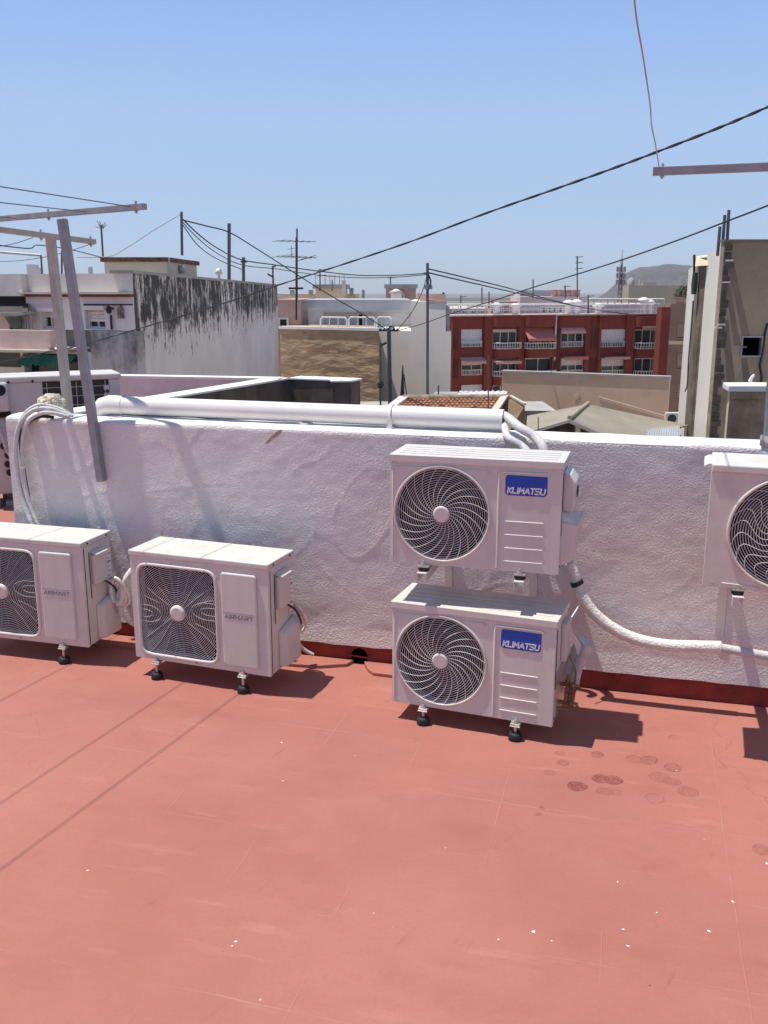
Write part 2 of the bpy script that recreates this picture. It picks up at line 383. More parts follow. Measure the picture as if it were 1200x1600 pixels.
# ------------------------------------------------------------------ the white parapet wall
WL0, WL1, WH, WT = -2.25, 4.4, 1.283, .235
wallroot = empty('parapet_wall', (0, WY0, 0), WA, 'rough lilac white rendered parapet wall behind the air conditioners', 'wall')
def rough(x, z):
    q = Vector((x*1.7, 3.1, z*2.6))
    a = noise.fractal(q, .7, 2.0, 4)*.0020
    q2 = Vector((x*6.5, 1.7, z*7.5))
    a += noise.fractal(q2, .8, 2.0, 3)*.0011
    w1 = noise.noise(Vector((x*.9, 2.2, z*1.4)))*.5
    for (fx, fz, sh, am) in ((1.6, 2.6, .7, .0016), (2.7, 1.9, -.9, .0012)):      # edges left by the trowel
        r = abs(noise.noise(Vector((x*fx+z*sh+w1, 7.1+fx, z*fz-x*sh*.4+w1))))
        if r < .06: a += am*(1-r/.06)**2*(.5+noise.noise(Vector((x*2, 4, z*2))))
    return a
b = MB(); step = .010; nx = int((WL1-WL0)/step); ZB = .105; nz = 122
rows = []
for j in range(nz+1):
    z = ZB + (WH-ZB)*j/nz
    for i in range(nx+1):
        x = WL0 + (WL1-WL0)*i/nx
        zz = z
        edge = min(1, (WH-z)/.02)
        y = -rough(x, z) - .002
        if j == 0: zz += .004*noise.noise(Vector((x*9, 0, 0))) + .008*noise.noise(Vector((x*2, 5, 0)))
        if edge < 1: y += (1-edge)**2*.012
        y -= .006*max(0, 1-(z-ZB)/.10) * (1+noise.noise(Vector((x*3, 2, 0))))   # thicker lip over the skirting
        b.v.append((x, y, zz))
W_ = nx+1
for j in range(nz):
    for i in range(nx):
        b.f.append((j*W_+i, j*W_+i+1, (j+1)*W_+i+1, (j+1)*W_+i)); b.sm.append(True)
b.build('plaster_face', M['plaster'], wallroot)
b = MB(); nxx = int((WL1-WL0)/.03)                      # coping: the lumpy white top
for j, (yy, dz) in enumerate(((-.0005,-.012),(.008,0),(.06,.006),(.12,.008),(.19,.004),(.228,0),(WT,-.02))):
    for i in range(nxx+1):
        x = WL0 + (WL1-WL0)*i/nxx
        b.v.append((x, yy + (.003*noise.noise(Vector((x*8, j, 0))) if 0 < j < 6 else 0), WH+dz+.004*noise.noise(Vector((x*5, j*.7, 3)))*(j > 0)))
for j in range(6):
    for i in range(nxx): b.f.append((j*(nxx+1)+i, j*(nxx+1)+i+1, (j+1)*(nxx+1)+i+1, (j+1)*(nxx+1)+i)); b.sm.append(True)
b.build('coping', M['coping'], wallroot)
hx = (PW(561, 1030) - Vector((0, WY0, 0))).dot(wd)      # drain opening
b = MB()
b.box(WL0+.001, hx-.07, .012, WT-.003, -.3, WH-.012); b.box(hx+.07, WL1, .012, WT-.003, -.3, WH-.012)
b.box(hx-.07, hx+.07, .012, WT-.003, .1, WH-.012); b.box(hx-.07, hx+.07, .15, WT-.003, -.3, .1)
b.build('wall_core', M['plaster'], wallroot)
b = MB()                                                # skirting with an arched hole
for x0, x1 in ((WL0+.002, hx-.045), (hx+.045, WL1)):
    k = int((x1-x0)/.03)
    for i in range(k):
        a0 = x0+(x1-x0)*i/k; a1 = x0+(x1-x0)*(i+1)/k
        y0 = .006*noise.noise(Vector((a0*7, 0, 0))); y1 = .006*noise.noise(Vector((a1*7, 0, 0)))
        b.add([(a0, .004+y0*.6, -.01), (a1, .004+y1*.6, -.01), (a1, .008+y1, .055), (a0, .008+y0, .055), (a1, .009, .112), (a0, .009, .112)],
              [(0,1,2,3), (3,2,4,5)], True)
arch = [(hx-.045+.0, .0)] + [(hx+.045*cos(a), .045+.042*sin(a)) for a in [pi-pi*i/12 for i in range(13)]] + [(hx+.045, 0)]
outer = [(hx-.045, 0)] + [(hx-.045, .112)] + [(hx-.045+.09*i/10, .112) for i in range(1, 11)] + [(hx+.045, .112)] * 2 + [(hx+.045, 0)]
for i in range(len(arch)-1):
    a, c = arch[i], arch[i+1]; d, e = outer[min(i, len(outer)-1)], outer[min(i+1, len(outer)-1)]
    b.add([(a[0], .007, a[1]), (c[0], .007, c[1]), (e[0], .007, e[1]), (d[0], .007, d[1])], [(0,1,2,3)])
b.build('skirting', M['red_skirt'], wallroot)
b = MB(); b.box(hx-.068, hx+.068, .02, .149, -.02, .098, skip=('front',)); b.build('drain_opening', M['dark'], wallroot)
b = MB(); b.bar((hx-.055, -.004, .048), (hx+.05, -.004, .040), .006, .008); b.build('drain_bar', M['red_skirt'], wallroot)
# raised painted ledge at the foot of the wall, cut away at the drain
M['ledge'] = mat('red_painted_ledge', (.385,.140,.105), .65, var=.08, vscale=3, bump=.3, bscale=20, bdist=.01)
for k, (x0, x1, t0, t1) in enumerate(((-2.1, hx-.03, 0, .10), (hx+.03, hx+.62, .07, 0))):
    b = MB(); o = [(x0, .0), (x1, .0), (x1-t1+(0 if t1 else 0), -.135) , (x0+t0*0+ (t0 if k else 0), -.135)]
    if k == 0: o = [(x0, .003), (x1, .003), (x1-.02, -.06), (x1-.16, -.125), (x1-.3, -.14), (x0, -.14)]
    else: o = [(x0, .003), (x1, .003), (x1, -.15), (x0+.09, -.14), (x0+.05, -.10), (x0+.01, -.03)]
    b.prism(o, -.005, .02, 'z')
    led = b.build('ledge', M['ledge'], wallroot, bev=.004)
M['rust'] = mat('rusty_stain', (.44,.34,.27), .9, var=.3, vscale=40)
b = MB(); c0 = Vector((0, WY0, 0)); pts_ = []
for (u, v) in ((438, 671), (441, 673), (434, 681), (424, 688), (417, 694), (414, 694), (420, 685), (430, 676)):
    q = PW(u, v, .012) - c0; pts_.append((q.dot(wd), -.0075, q.z))
b.add(pts_, [tuple(range(8))]); b.build('rust_streak', M['rust'], wallroot)
# ------------------------------------------------------------------ stroke lettering
GL = {
 'K': [[(0,0),(0,1)], [(.85,1),(.12,.5),(.85,0)]],
 'L': [[(0,1),(0,0),(.75,0)]],
 'i': [[(.1,0),(.1,.62)], [(.1,.82),(.1,1.0)]],
 'I': [[(.05,0),(.05,1)]],
 'M': [[(0,0),(.08,1),(.5,.35),(.92,1),(1,0)]],
 'A': [[(0,0),(.5,1),(1,0)], [(.2,.3),(.8,.3)]],
 'T': [[(0,1),(.9,1)], [(.45,1),(.45,0)]],
 'S': [[(.85,1),(.1,1),(0,.85),(0,.65),(.1,.52),(.75,.5),(.85,.36),(.85,.14),(.75,0),(0,0)]],
 'U': [[(0,1),(0,.15),(.12,0),(.75,0),(.87,.15),(.87,1)]],
 'R': [[(0,0),(0,1),(.75,1),(.85,.85),(.85,.6),(.75,.45),(0,.45)], [(.4,.45),(.85,0)]],
}
ADV = {'K': 1.1, 'L': .98, 'i': .42, 'I': .36, 'M': 1.28, 'A': 1.2, 'T': 1.12, 'S': 1.15, 'U': 1.1, 'R': 1.14}
def lettering(b, text, x0, x1, z0, h, y, th, shear=.18, sxy=1):
    tot = sum(ADV[c] for c in text) - .2; sx = (x1-x0-shear*h)/tot; x = x0
    for c in text:
        for st in GL[c]:
            pts = [(x + p[0]*sx + shear*p[1]*h, z0 + p[1]*h) for p in st]
            for (a, d) in zip(pts[:-1], pts[1:]):
                dx, dz = d[0]-a[0], d[1]-a[1]; l = sqrt(dx*dx+dz*dz); dx /= l; dz /= l
                nxn, nzn = -dz*th/2, dx*th/2; ex, ez = dx*th*.35, dz*th*.35
                q = [(a[0]-ex+nxn, a[1]-ez+nzn), (a[0]-ex-nxn, a[1]-ez-nzn), (d[0]+ex-nxn, d[1]+ez-nzn), (d[0]+ex+nxn, d[1]+ez+nzn)]
                b.prism(q, y-.0012, y, 'y')
        x += ADV[c]*sx
    return b

# ------------------------------------------------------------------ air conditioner builders
def selr(a, rx, rz, n):
    return (abs(cos(a)/rx)**n + abs(sin(a)/rz)**n)**(-1/n)
def holed_front(b, w, h, cx, cz, rx, rz, n, y0=0, y1=.014, yin=.05, N=72):
    angs = sorted([2*pi*i/N for i in range(N)] + [atan2(z-cz, x-cx) % (2*pi) for x in (0, w) for z in (0, h)])
    inner = []; outer = []
    for a in angs:
        r = selr(a, rx, rz, n); inner.append((cx+r*cos(a), cz+r*sin(a)))
        c, s_ = cos(a), sin(a); ks = []
        if c > 1e-9: ks.append((w-cx)/c)
        if c < -1e-9: ks.append(-cx/c)
        if s_ > 1e-9: ks.append((h-cz)/s_)
        if s_ < -1e-9: ks.append(-cz/s_)
        k = min(ks); outer.append((cx+k*c, cz+k*s_))
    K = len(angs); v = []
    for lst, y in ((outer, y1), (outer, y0), (inner, y0), (inner, yin)):
        v += [(p[0], y, p[1]) for p in lst]
    fs = []
    for j in range(3):
        for i in range(K): fs.append((j*K+i, j*K+(i+1) % K, (j+1)*K+(i+1) % K, (j+1)*K+i))
    b.add(v, fs); return inner
def rrect(x0, x1, z0, z1, r, n=6):
    o = []
    for cx, cz, a0 in ((x1-r, z1-r, 0), (x0+r, z1-r, 90), (x0+r, z0+r, 180), (x1-r, z0+r, 270)):
        for i in range(n+1):
            a = radians(a0+90*i/n); o.append((cx+r*cos(a), cz+r*sin(a)))
    return o
def fan(parent, cx, cz, R, y):
    b = MB(); b.lathe([(.05, y), (.05, y+.05)], (cx, 0, cz), 'y', 16)
    for k in range(3):
        a0 = 2*pi*k/3+.4; v = []
        for i in range(9):
            r = .045+(R-.045)*i/8; sw = .5*(i/8)
            for s_, dy in ((-.45, .0), (0, .022), (.48, .05)):
                a = a0+sw+s_; v.append((cx+r*cos(a), y+dy, cz+r*sin(a)))
        fs = [(i*3+j, i*3+j+1, (i+1)*3+j+1, (i+1)*3+j) for i in range(8) for j in range(2)]
        b.add(v, fs, True)
    b.build('fan', M['fan'], parent)
def feet(root, w, d, z0, xs, plate=True, fy=-.02):
    for x in xs:
        b = MB(); b.box(x-.022, x+.022, fy, d+.02, -.012, -.004); b.box(x-.02, x-.006, fy+.006, fy+.026, -.004, .004)
        b.box(x-.024, x+.024, fy-.006, fy+.028, -.018, -.013)
        b.build('foot_rail', M['zinc'], root, bev=.002)
        for y in (fy+.012, d+.008):
            b = MB(); b.tube([(x, y, -z0+.02), (x, y, .012)], .0075, 8); b.lathe([(.011, -.004), (.011, .006)], (x, y, 0), 'z', 6, False)
            b.build('bolt', M['zinc'], root)
            b = MB(); b.lathe([(.029, -z0), (.031, -z0+.004), (.031, -z0+.026), (.025, -z0+.036), (.012, -z0+.038)], (x, y, 0), 'z', 16)
            b.build('rubber_foot', M['rubber'], root)
def side_label(b, w, x, y0, y1, z0, z1): b.box(w, w+.0008, y0, y1, z0, z1)

def airmart(label, grp):
    w, d, h = .795, .284, .588; z0 = .102
    root = empty('air_conditioner', (0,0,0), 0, label, 'air conditioner', grp)
    A, L = M['ac'], M['ac_lid']
    MB().box(.003, w-.003, .014, d, 0, h-.03, skip=('front',)).build('body', A, root, bev=.006)
    cx, cz, rx, rz = .272, .275, .222, .238
    b = MB(); holed_front(b, w, h-.028, cx, cz, rx, rz, 11, 0, .016, .05); b.build('front_panel', A, root, bev=.004)
    b = MB(); b.box(cx-rx-.012, cx+rx+.012, .049, .135, cz-rz-.012, cz+rz+.012, skip=('front',)); b.build('fan_well', M['well'], root)
    b = MB(); b.tube([(cx+selr(a, rx+.008, rz+.008, 10)*cos(a), -.001, cz+selr(a, rx+.008, rz+.008, 10)*sin(a)) for a in [2*pi*i/96 for i in range(96)]], .0095, 8, True)
    b.build('grille_frame', A, root)
    b = MB(); b.box(-.004, w+.004, -.006, d+.004, h-.028, h); lid = b.build('lid', L, root, bev=.006, seg=3)
    for x, y in ((w+.005, .05), (w+.005, d-.05)):
        MB().lathe([(.006, 0), (.006, .003)], (x-.001, y, h-.015), 'x', 8, False).build('screw', M['black'], lid)
    b = MB(); b.prism(rrect(.533, .732, .035, .525, .016), -.0125, .004, 'y'); b.build('control_panel', A, root, bev=.009, seg=3)
    b = MB(); b.box(.545, .72, -.0135, -.0124, .320, .322); lettering(b, 'AIRMART', .552, .712, .288, .021, -.0126, .0034, .05)
    b.build('lettering', M['gletter'], root)
    # wire grille
    b = MB(); yw = -.001
    def inside(x, z, k=1.0): return (abs((x-cx)/rx)**11 + abs((z-cz)/rz)**11) < k
    for i in range(27):
        r = .052+.0098*i; run = []; NN = 88
        pts = [(cx+r*cos(2*pi*k/NN), cz+r*sin(2*pi*k/NN)) for k in range(NN)]
        if all(inside(*p) for p in pts): b.tube([(p[0], yw, p[1]) for p in pts], .0018, 4, True); continue
        k0 = next((k for k in range(NN) if not inside(*pts[k])), 0)
        for k in range(NN+1):
            p = pts[(k0+k) % NN]
            if inside(*p) and k < NN: run.append((p[0], yw, p[1]))
            else:
                if len(run) > 1: b.tube(run, .0018, 4, caps=False)
                run = []
    for k in range(24):
        a = 2*pi*(k+.5)/24; sgn = 1 if k % 2 else .4
        rm = selr(a, rx, rz, 11); r0 = .05 if k % 3 != 1 else .11
        if abs(sin(a)) < .2: continue
        pts = []
        for i in range(8):
            r = r0+(rm-r0)*i/7; aa = a+.06*sgn*sin(pi*i/7); pts.append((cx+r*cos(aa), yw-.0015, cz+r*sin(aa)))
        b.tube(pts, .0008, 4, caps=False)
    for sx_, (xt, hh, zc) in ((1, (.085, .045, .03)), (1, (.14, .02, .03)), (-1, (.10, .045, -.02)), (-1, (.15, .02, -.02)), ):
        pts = []
        for i in range(21):
            tt = -1+2*i/20; xx = xt+(rx-xt)*abs(tt)**1.7; zz = zc+hh*(1 if tt > 0 else -1)*min(1, abs(tt)*1.5)**.7
            pts.append((cx+sx_*xx*.985, yw-.0028, cz+zz))
        b.tube(pts, .0009, 4, caps=False)
    b.build('grille', M['wire'], root)
    MB().lathe([(.03, -.014), (.043, -.008), (.045, .004)], (cx, 0, cz), 'y', 28).build('grille_hub', A, root)
    fan(root, cx, cz, .20, .055)
    MB().lathe([(.005, -.003), (.005, 0)], (.37, 0, .018), 'y', 8, False).build('screw', M['black'], root)
    # right side: terminal cover with lip, label, valve cover
    b = MB(); b.box(w-.0025, w+.001, .018, .022, .01, h-.04); b.box(w-.0025, w+.001, .065, .068, .26, h-.07); b.build('side_seam', M['well'], root)
    b = MB(); b.box(w-.003, w+.022, .08, .205, .33, .50); t = b.build('terminal_cover', A, root, bev=.008)
    b = MB(); b.prism([(w+.0, .505), (w+.034, .492), (w+.034, .502), (w, .522)], .085, .20, 'y'); b.build('handle_lip', A, t, bev=.003)
    b = MB(); b.box(w-.001, w+.0008, .222, .272, .25, .50); lb = b.build('rating_label', M['pvc'], root)
    b = MB()
    for k in range(9): b.box(w+.0009, w+.0014, .228+.006*(k % 3 == 2), .265-.012*(k % 2), .262+k*.025, .262+k*.025+(.012 if k in (2, 6) else .005))
    b.build('label_print', M['gletter'], lb, kind='stuff')
    b = MB()
    v = [(w-.003, .095, .015), (w-.003, .278, .015), (w+.045, .272, .015), (w+.04, .12, .015), (w-.003, .095, .21), (w-.003, .278, .25), (w+.035, .272, .235), (w+.03, .125, .19)]
    b.add(v, [(0,3,2,1), (4,5,6,7), (0,1,5,4), (1,2,6,5), (2,3,7,6), (3,0,4,7)]); b.build('valve_cover', A, root, bev=.012, seg=3)
    b = MB(); b.tube(spline([(w+.01, .17, .335), (w+.04, .20, .30), (w+.05, .235, .25), (w+.045, .27, .2)], 6), .0055, 8); b.build('power_cable', M['black'], root)
    feet(root, w, d, z0, (.13, .64))
    return root
def place(root, x, y, z, yaw): root.location = (x, y, z); root.rotation_euler = (0, 0, yaw); return root

a2 = airmart('dusty white AIRMART unit with square wire grille, the one nearer the floor drain', 'air conditioners on the red terrace')
place(a2, -1.312, 4.617, .102, -.350)
a1 = copy_tree(a2); place(a1, -2.366, 4.957, .102, -.273)
a1['label'] = 'dusty white AIRMART unit cut off at the left edge of the photo'

def klimatsu(label, covers, grp):
    w, d, h = .765, .295, .501
    root = empty('air_conditioner', (0,0,0), 0, label, 'air conditioner', grp)
    A = M['ac']
    MB().box(.003, w-.003, .014, d, 0, h-.03, skip=('front',)).build('body', A, root, bev=.006)
    cx, cz, R = .237, .240, .211
    b = MB(); holed_front(b, w, h-.038, cx, cz, R, R, 2, 0, .016, .05, 96); b.build('front_panel', A, root, bev=.005)
    b = MB(); b.lathe([(R+.004, .049), (R+.004, .13)], (cx, 0, cz), 'y', 40, False); b.v = b.v[:]; b.f = [f for f in b.f if not (len(f) > 4 and b.v[f[0]][1] < .06)]; b.sm = b.sm[:len(b.f)]
    b.build('fan_well', M['well'], root)
    b = MB(); b.box(.01, w-.004, -.002, d, h-.038, h-.028); b.box(-.005, w+.004, -.007, d+.004, h-.028, h)
    for k in range(4): b.box(.03, w-.03, .05+k*.055, .075+k*.055, h+.0005, h+.0018)
    b.build('lid', A, root, bev=.004, seg=2)
    b = MB(); b.tube([(cx+(R+.006)*cos(2*pi*i/72), -.001, cz+(R+.006)*sin(2*pi*i/72)) for i in range(72)], .0065, 8, True); b.build('grille_rim', A, root)
    # pressed ridges round the fan field and the badge field
    b = MB()
    b.tube([(.012, 0, .03), (.012, 0, h-.065), (.020, 0, h-.053), (.44, 0, h-.053), (.452, 0, h-.062)], .0042, 6)
    b.tube([(.492, 0, .012), (.492, 0, h-.068), (.500, 0, h-.054), (.70, 0, h-.054), (.712, 0, h-.064)], .0060, 6)
    for k in range(4):
        z = h-.274-.0605*k; b.tube([(.522, 0, z), (.69, 0, z)], .0032, 6)
    b.build('pressed_ridge', A, root)
    b = MB()
    MB().prism([(.520, h-.145), (.523, h-.150), (.533, h-.155), (.688, h-.155), (.698, h-.149), (.701, h-.140), (.701, h-.068), (.535, h-.066), (.524, h-.069), (.520, h-.078)], -.0022, .003, 'y').build('badge', M['blue'], root)
    b = MB(); lettering(b, 'KLiMATSU', .530, .694, h-.145, .024, -.0024, .0056, .16); b.build('badge_lettering', M['letter'], root)
    b = MB(); yw = -.001
    for i in range(17): 
        r = .046+.0100*i; b.tube([(cx+r*cos(2*pi*k/64), yw, cz+r*sin(2*pi*k/64)) for k in range(64)], .0016, 4, True)
    for k in range(24):
        a = 2*pi*k/24; pts = []
        for i in range(10):
            q = i/9; r = .036+(R-.034)*q; aa = a - .95*q**.8; pts.append((cx+r*cos(aa), yw-.002, cz+r*sin(aa)))
        b.tube(pts, .0015, 4, caps=False)
    b.build('grille', M['wire'], root)
    MB().lathe([(.030, -.009), (.038, -.006), (.039, .004)], (cx, 0, cz), 'y', 28).build('grille_hub', A, root)
    fan(root, cx, cz, .19, .055)
    for x, z in ((.135, .012), (.49, .008), (.235, .014)): MB().lathe([(.005, -.003), (.005, 0)], (x, 0, z), 'y', 8, False).build('screw', M['zinc'], root)
    MB().lathe([(.006, 0), (.006, .003)], (w-.001, .03, .03), 'x', 8, False).build('screw', M['black'], root)
    b = MB(); b.box(w-.0025, w+.001, .030, .033, .17, h-.05); b.build('side_seam', M['well'], root)
    if covers:
        b = MB(); b.prism([(w-.003, .27), (w+.045, .27), (w+.055, .40), (w+.028, .435), (w-.003, .45)], .07, .23, 'y'); t = b.build('terminal_cover', A, root, bev=.008)
        b = MB(); b.box(w+.054, w+.0565, .12, .17, .33, .375); b.build('cover_slot', M['well'], t)
        b = MB()
        v = [(w-.003, .03, .03), (w-.003, .285, .03), (w+.055, .28, .06), (w+.05, .06, .05), (w-.003, .03, .235), (w-.003, .285, .235), (w+.08, .28, .225), (w+.07, .06, .215)]
        b.add(v, [(0,3,2,1), (4,5,6,7), (0,1,5,4), (1,2,6,5), (2,3,7,6), (3,0,4,7)]); b.build('valve_cover', A, root, bev=.006)
        b = MB(); b.add([(w-.003, .03, .236), (w-.003, .28, .236), (w+.075, .28, .226), (w+.065, .06, .216), (w-.003, .05, .275)], [(0,1,2,3), (4,0,3), (4,3,2,1)]) ; b.build('cover_flange', A, root)
    else:
        b = MB(); b.box(w-.003, w+.022, .14, .26, .26, h-.06); b.build('terminal_cover', A, root, bev=.006)
        MB().box(w-.003, w+.002, .05, .27, .02, .24).build('valve_bay', M['zinc'], root)
        b = MB()
        for z, y in ((.075, .12), (.15, .15)):
            b.lathe([(.009, 0), (.009, .05), (.014, .05), (.014, .07), (.008, .07), (.008, .09)], (w, y, z), 'x', 10)
            b.lathe([(.007, -.02), (.007, .045)], (w+.035, y, z), 'z', 10); b.tube([(w+.035, y, z), (w+.035, y+.055, z-.02)], .008, 8)
        b.tube([(w+.0, .10, .05), (w+.05, .12, .045), (w+.09, .15, .05)], .006, 8)
        b.build('valves', M['brass'], root)
        b = MB(); b.tube(spline([(w+.03, .17, .06), (w+.055, .19, .12), (w+.06, .20, .20), (w+.03, .2, .27)], 5), .005, 8); b.build('copper_pipe', M['brass'], root)
    return root
ku = klimatsu('upper white KLIMATSU unit with round grille hung on the wall by brackets', True, 'air conditioners on the red terrace'); place(ku, .029, 4.114, .772, -.279)
kl = klimatsu('lower white KLIMATSU unit standing on the floor with open brass valves', False, 'air conditioners on the red terrace'); place(kl, .038, 4.102, .085, -.368)
feet(kl, .765, .295, .085, (.16, .60))

# wall brackets: an arm out from the wall, a leg down it, rubber damper and bolt
def bracket(label, along, ztop, reach):
    r = empty('wall_bracket', wp(along, 0, ztop-.4), WA, label, 'bracket', 'steel brackets carrying the wall units')
    b = MB(); b.box(-.022, .022, -reach, -.003, .385, .389); b.box(-.022, -.019, -reach, -.003, .345, .385); b.box(.019, .022, -reach, -.003, .345, .385)
    b.build('arm', M['ac'], r)
    b = MB(); b.box(-.02, .02, -.008, -.004, -.02, .385); b.build('wall_leg', M['ac'], r)
    b = MB(); b.lathe([(.024, .389), (.026, .398), (.024, .410)], (0, -reach+.05, 0), 'z', 16); b.build('rubber_damper', M['rubber'], r)
    b = MB(); b.box(-.026, .026, -reach+.022, -reach+.078, .410, .416); b.lathe([(.006, .416), (.006, .44)], (0, -reach+.035, 0), 'z', 8); b.lathe([(.012, .416), (.012, .425)], (0, -reach+.035, 0), 'z', 6, False)
    b.build('bolt_plate', M['zinc'], r)
    return r
def al(u, v, off): return (PW(u, v, off) - Vector((0, WY0, 0))).dot(wd)
bracket('left steel bracket under the upper KLIMATSU unit', al(660, 893, .62), .756, .64)
bracket('right steel bracket under the upper KLIMATSU unit', al(811, 908, .62), .752, .64)

# third wall unit, cut off at the right
def right_unit():
    TL = PW(1111, 741, .60); BL = PW(1097, 915, .60)
    w, d, h = .83, .31, .52
    root = empty('air_conditioner', (0,0,0), 0, 'white unit with round grille hung on the wall, cut off at the right edge', 'air conditioner', 'air conditioners on the red terrace')
    A = M['ac_old']
    MB().box(.003, w-.003, .014, d, 0, h-.03, skip=('front',)).build('body', A, root, bev=.006)
    cx, cz, R = .315, .248, .225
    b = MB(); holed_front(b, w, h-.032, cx, cz, R, R, 2, 0, .016, .05, 96); b.build('front_panel', A, root, bev=.006)
    b = MB(); b.lathe([(R+.004, .049), (R+.004, .13)], (cx, 0, cz), 'y', 40, False); b.f = [f for f in b.f if not (len(f) > 4 and b.v[f[0]][1] < .06)]; b.sm = b.sm[:len(b.f)]
    b.build('fan_well', M['well'], root)
    b = MB(); b.box(.0, w+.004, -.007, d+.004, h-.032, h); b.build('lid', M['ac_lid'], root, bev=.006)
    b = MB(); b.prism([(-.03, h-.022), (.002, h-.024), (.002, h-.002), (-.012, h-.002), (-.03, h-.012)], .02, .25, 'y'); b.build('lid_handle', M['ac_lid'], root, bev=.002)
    b = MB(); b.tube([(cx+(R+.006)*cos(2*pi*i/72), -.002, cz+(R+.006)*sin(2*pi*i/72)) for i in range(72)], .0075, 8, True); b.build('grille_rim', A, root)
    b = MB(); b.lathe([(.009, -.010), (.009, -.004)], (cx-.09, 0, cz+.213), 'y', 12); b.build('screw', M['zinc'], root)
    b = MB(); b.lathe([(.005, -.004), (.005, 0)], (.04, 0, .018), 'y', 8); b.build('screw', M['zinc'], root)
    b = MB(); b.tube([(.075, -.001, .02), (.20, -.001, .016), (.23, -.001, .008)], .003, 6); b.build('pressed_ridge', A, root)
    b = MB()
    for i in range(18):
        r = .04+.0104*i; b.tube([(cx+r*cos(2*pi*k/64), -.003, cz+r*sin(2*pi*k/64)) for k in range(64)], .0018, 4, True)
    for k in range(22):
        a = 2*pi*k/22; pts = []
        for i in range(12):
            q = i/11; r = .036+(R-.034)*q; aa = a + .35*sin(q*pi*2)*(1-q*.3); pts.append((cx+r*cos(aa), -.005, cz+r*sin(aa)))
        b.tube(pts, .0014, 4, caps=False)
    b.build('grille', M['wire'], root); MB().lathe([(.03, -.009), (.038, -.006), (.039, .004)], (cx, 0, cz), 'y', 28).build('grille_hub', A, root)
    fan(root, cx, cz, .2, .055)
    place(root, BL.x, BL.y, BL.z, WA - radians(3.6))
    return root, BL.z
ru, rz_ = right_unit()
bracket('steel bracket under the unit cut off at the right edge', al(1153, 932, .62), rz_-.016, .64)
bracket('second steel bracket of the unit cut off at the right edge', al(1153, 932, .62)+.5, rz_-.016, .64)

# ------------------------------------------------------------------ pipes and hoses
def pipe(name, pts, r, m, label, cat, n=10, parent=None, group=None, ns=8):
    o = MB().tube(spline(pts, ns), r, n).build(name, m, parent)
    if parent is None: tag(o, label, cat, group)
    return o
WO = Vector((0, WY0, 0))
duct = empty('pipe_duct', wp(-2.9, -.16, WH), WA, 'thick white PVC pipe lying along the top of the parapet wall', 'pipe')
dl = [wp(al(150, 650, 0)-.0, -.155, 1.352), wp(al(775, 680, 0)+.02, -.115, 1.350)]
inv = (Matrix.Translation(wp(-2.9, -.16, WH)) @ Matrix.Rotation(WA, 4, 'Z')).inverted()
A_, B_ = inv @ dl[0], inv @ dl[1]
b = MB(); b.tube([A_.lerp(B_, .74*i/6) for i in range(7)], .051, 28, caps=False); b.build('pipe_length', M['pvc'], duct)
b = MB(); b.tube([A_.lerp(B_, .745), A_.lerp(B_, .99), B_], .0535, 28, caps=False); b.tube([A_.lerp(B_, .745), B_], .049, 28, caps=False); b.build('pipe_length', M['pvc'], duct)
b = MB(); e0 = A_; b.tube([e0+Vector((.09, 0, 0)), e0+Vector((.085, 0, 0)), e0+Vector((.0, 0, 0)), e0+Vector((-.045, .005, -.012)), e0+Vector((-.075, .01, -.045)), e0+Vector((-.085, .012, -.09)), e0+Vector((-.087, .014, -.2))], .055, 24, caps=False)
b.build('elbow', M['pvc'], duct)
b = MB(); q = A_.lerp(B_, .742)
b.tube([q+Vector((0, -.055*sin(a), .056*cos(a))) for a in [pi*i/14 for i in range(-4, 15)]], .006, 6); b.box(q.x-.012, q.x+.012, q.y-.062, q.y-.054, -.012, q.z-.01)
b.build('clamp', M['pvc'], duct)
for x_ in (q.x, q.x-.48): MB().box(x_-.02, x_+.02, q.y-.05, q.y+.05, -.0, .016).build('pipe_support', M['pvc'], duct)
# two insulated hoses leaving the duct and dropping behind the upper unit
pipe('insulated_hose', [dl[1]-wd*.08+Vector((0,0,.018)), dl[1]+Vector((0,0,.022)), PW(812, 668, .02), PW(836, 683, .06), PW(850, 705, .12), PW(856, 760, .16)], .023, M['foamg'], 'upper grey white insulated hose curving out of the open end of the big pipe', 'hose', 12, group='insulated hoses')
pipe('insulated_hose', [dl[1]-wd*.08-Vector((0,0,.02))+wn*.01, dl[1]-Vector((0,0,.018))+wn*.015, PW(793, 683, .06), PW(815, 697, .09), PW(828, 715, .12), PW(836, 770, .14)], .019, M['foamg'], 'lower grey white insulated hose curving out of the open end of the big pipe', 'hose', 12, group='insulated hoses')
# the long white foam hose from the upper unit to the right
hose = empty('foam_hose', PW(900, 950, .12), 0, 'bright white foam insulated hose swooping along the wall right of the stacked units', 'hose')
def hp(pts, off): return [PW(u, v, off if not isinstance(off, (list, tuple)) else off[i]) - hose.location for i, (u, v) in enumerate(pts)]
MB().tube(spline(hp([(890, 880), (897, 895), (902, 912), (908, 930), (928, 958), (958, 982), (995, 999), (1040, 1008), (1085, 1010), (1127, 1011)], .13), 6), lambda t: .029 if t > .3 else .024, 14).build('foam_sleeve', M['foam'], hose)
MB().tube(spline(hp([(1125, 1012), (1160, 1018), (1200, 1025), (1260, 1036)], .13), 6), .021, 12).build('bare_pipe', M['foamg'], hose)
MB().tube(hp([(900, 908), (903, 914)], .13), .033, 12).build('tape_band', M['black'], hose)
b = MB()
for dx in (-.012, 0, .012): b.tube(spline([p + Vector((dx, 0, 0)) for p in hp([(888, 868), (893, 890), (900, 912)], .14)], 4), .005, 6)
b.build('cable_bundle', M['ac'], hose)
